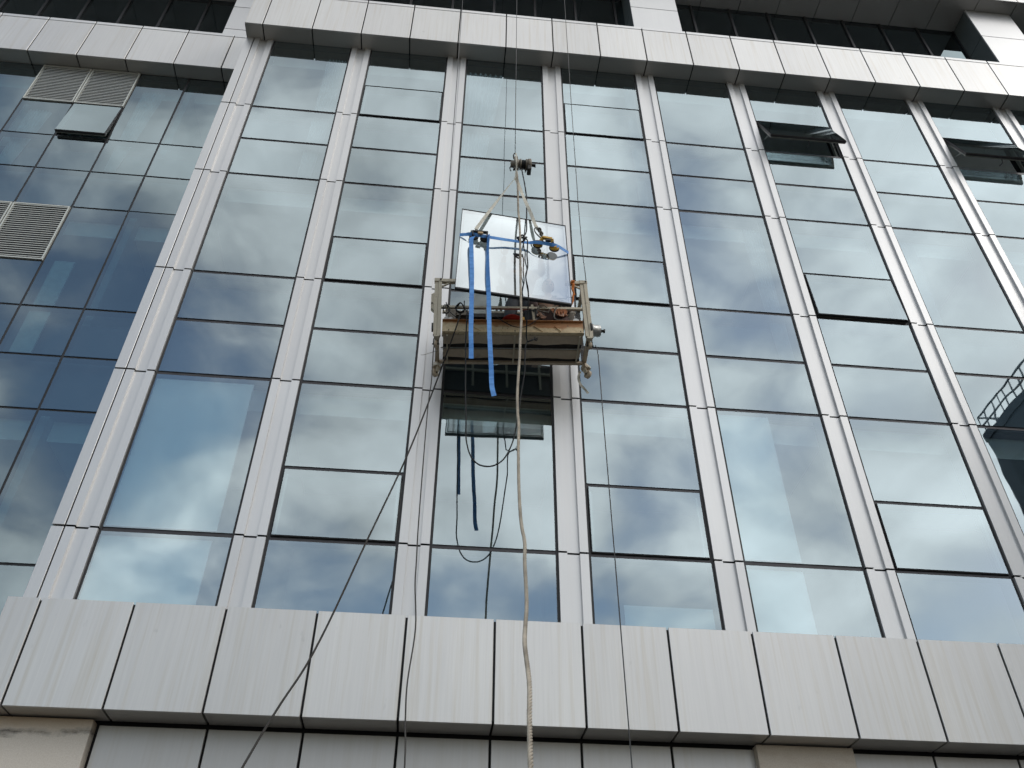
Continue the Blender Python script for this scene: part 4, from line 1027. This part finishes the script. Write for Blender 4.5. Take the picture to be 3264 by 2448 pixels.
# ------------------------------------------------------------------ wires, ropes and cables
tag(tube('suspension_wire', [(4.634, -1.02, 21.4), (4.634, -1.02, 17.994), (4.596, -1.20, 12.20)], 0.005, M['cable_steel'], sub=2), 'steel wire coming down from the roof to the drum hoist', 'wire', 'steel suspension wires')
tag(tube('suspension_wire', [(3.62, -0.5, 22.5), (3.626, -0.5, 18.1), (3.690, -0.79, 9.86)], 0.0055, M['cable_steel'], sub=2), 'steel wire holding the left end of the cradle', 'wire', 'steel suspension wires')
tag(tube('suspension_wire', [(5.64, -0.5, 22.5), (5.635, -0.5, 18.517), (5.604, -0.6, 11.9), (5.585, -0.86, 9.93)], 0.0055, M['cable_steel'], sub=2), 'steel wire holding the right end of the cradle', 'wire', 'steel suspension wires')
tag(tube('wire_tail', [(5.655, -0.80, 8.90), (5.667, -0.85, 8.70), (5.669, -0.85, 7.806), (5.672, -0.86, 5.6), (5.676, -0.86, 2.9), (5.68, -0.85, 0.1)], 0.006, M['cable_steel'], sub=3), 'loose wire tail hanging from the right foot of the cradle to the ground', 'wire')
tag(tube('thin_rope', [(3.66, -0.74, 8.85), (3.650, -0.75, 8.709), (3.662, -0.90, 8.063), (3.651, -0.95, 7.747), (3.652, -1.05, 7.131), (3.666, -1.30, 5.95), (3.681, -1.45, 5.45), (3.690, -1.55, 5.15), (3.728, -1.70, 4.68), (3.704, -1.90, 4.148), (3.715, -2.0, 3.815), (3.744, -2.2, 3.30), (3.75, -2.5, 1.5), (3.7, -3.0, 0.02)], 0.0065, M['dark_rope']), 'thin grey rope with a kink hanging from the left foot of the cradle', 'rope')
tag(laid_rope('guy_rope', [(3.956, -0.70, 9.409), (3.938, -0.875, 9.136), (3.901, -0.87, 8.94), (3.78, -0.55, 8.67), (3.700, -0.40, 8.43), (3.471, -0.80, 7.083), (3.185, -1.15, 5.80), (2.894, -1.50, 4.517), (2.583, -1.95, 3.457), (1.7, -3.2, 0.02)], 0.0095, M['dark_rope'], None, 0.05), 'dark taut rope running diagonally from the left castor down to the left', 'rope')
tag(laid_rope('hauling_rope', [(4.618, -1.22, 11.76), (4.630, -1.24, 11.505), (4.627, -1.36, 10.732), (4.627, -1.49, 10.346), (4.629, -1.57, 9.899), (4.631, -1.57, 9.353), (4.636, -1.57, 8.842), (4.638, -1.60, 8.477), (4.616, -1.70, 8.108), (4.601, -1.75, 7.738), (4.57, -1.85, 7.225), (4.556, -2.00, 6.82), (4.559, -2.08, 6.60), (4.543, -2.20, 6.209), (4.528, -2.40, 5.660), (4.524, -2.60, 5.223), (4.536, -2.75, 4.948), (4.524, -2.85, 4.728), (4.514, -3.05, 4.308), (4.480, -3.25, 4.028), (4.449, -3.5, 3.80), (4.440, -3.8, 3.45), (4.416, -4.0, 3.168), (4.391, -4.25, 2.858), (4.36, -4.6, 2.3), (4.3, -5.3, 0.6), (4.2, -5.8, 0.03)], 0.0145, M['rope'], None, 0.085), 'thick twisted beige rope hanging from the hoist down to the bottom edge', 'rope')
PC = thing('power_cable', 'black power cable from the hoist hanging below the cradle in a wide loop', 'cable', (0, 0, 0))
tube('cable', [(4.691, -1.20, 11.88), (4.691, -1.22, 11.811), (4.731, -1.25, 11.412), (4.746, -1.30, 11.021), (4.731, -1.40, 10.479), (4.723, -1.46, 10.22), (4.697, -1.50, 10.07), (4.659, -1.50, 10.01)], 0.009, M['rubber'], PC)
tube('cable', [(4.672, -1.50, 10.0), (4.684, -1.5, 9.813), (4.699, -1.5, 9.741), (4.696, -1.5, 9.594), (4.719, -1.5, 9.435), (4.706, -1.5, 9.275), (4.731, -1.5, 9.10), (4.736, -1.47, 9.0)], 0.007, M['rubber'], PC)
tube('cable', [(4.70, -1.5, 10.02), (4.728, -1.5, 9.96), (4.726, -1.5, 9.80), (4.721, -1.5, 9.688), (4.729, -1.5, 9.49), (4.704, -1.5, 9.327), (4.717, -1.5, 9.155), (4.733, -1.48, 9.06), (4.741, -1.44, 8.93), (4.737, -1.30, 8.779), (4.746, -1.15, 8.662), (4.762, -1.10, 8.61), (4.741, -1.10, 8.523), (4.736, -1.08, 8.344), (4.734, -1.05, 8.165), (4.699, -1.03, 7.887), (4.688, -1.02, 7.79), (4.669, -1.02, 7.614), (4.637, -1.02, 7.362), (4.598, -1.02, 7.161), (4.521, -1.02, 6.963), (4.428, -1.02, 6.862), (4.325, -1.02, 6.83), (4.221, -1.02, 6.862), (4.14, -1.02, 6.977), (4.092, -1.02, 7.188), (4.082, -1.0, 7.467), (4.058, -0.95, 7.972), (4.047, -0.92, 8.369), (4.034, -0.90, 8.725), (4.033, -0.90, 9.12), (4.03, -0.86, 9.30)], 0.0085, M['rubber'], PC)
for d in ((0.10, 0.10), (0.13, 0.05), (0.13, 0.08), (0.115, 0.03)):
    tube('frayed_end', [(4.762, -1.10, 8.60), (4.80, -1.10, 8.625), (4.835, -1.10, 8.65), (4.762+d[0], -1.10+0.02*d[1], 8.60+d[1])], [0.010]*6+[0.011]*6+[0.006]*7, M['rubber'], PC)
tube('cable_knot', [(4.62, -1.50, 9.99), (4.66, -1.53, 10.03), (4.70, -1.50, 10.0), (4.66, -1.47, 9.97), (4.60, -1.50, 10.01), (4.67, -1.53, 9.98), (4.72, -1.5, 10.03)], 0.012, M['black'], PC)
tag(tube('wire_end', [(3.70, -0.62, 8.80), (3.62, -0.66, 8.72), (3.54, -0.68, 8.66), (3.50, -0.68, 8.655)], 0.004, M['steel'], sub=5), 'short bent wire end sticking out left of the cradle foot', 'wire')
tp = tag(ribbon('dangling_tape', [(5.535, -0.34, 8.86), (5.50, -0.36, 8.74), (5.52, -0.37, 8.62), (5.58, -0.38, 8.52), (5.61, -0.38, 8.47)], 0.03, M['webbing'], wdir=(1, 0, 0.2), twist=[0, 0.8, 0.3, 1.0, 0.2]), 'strip of pale tape dangling from the right castor of the cradle', 'tape')
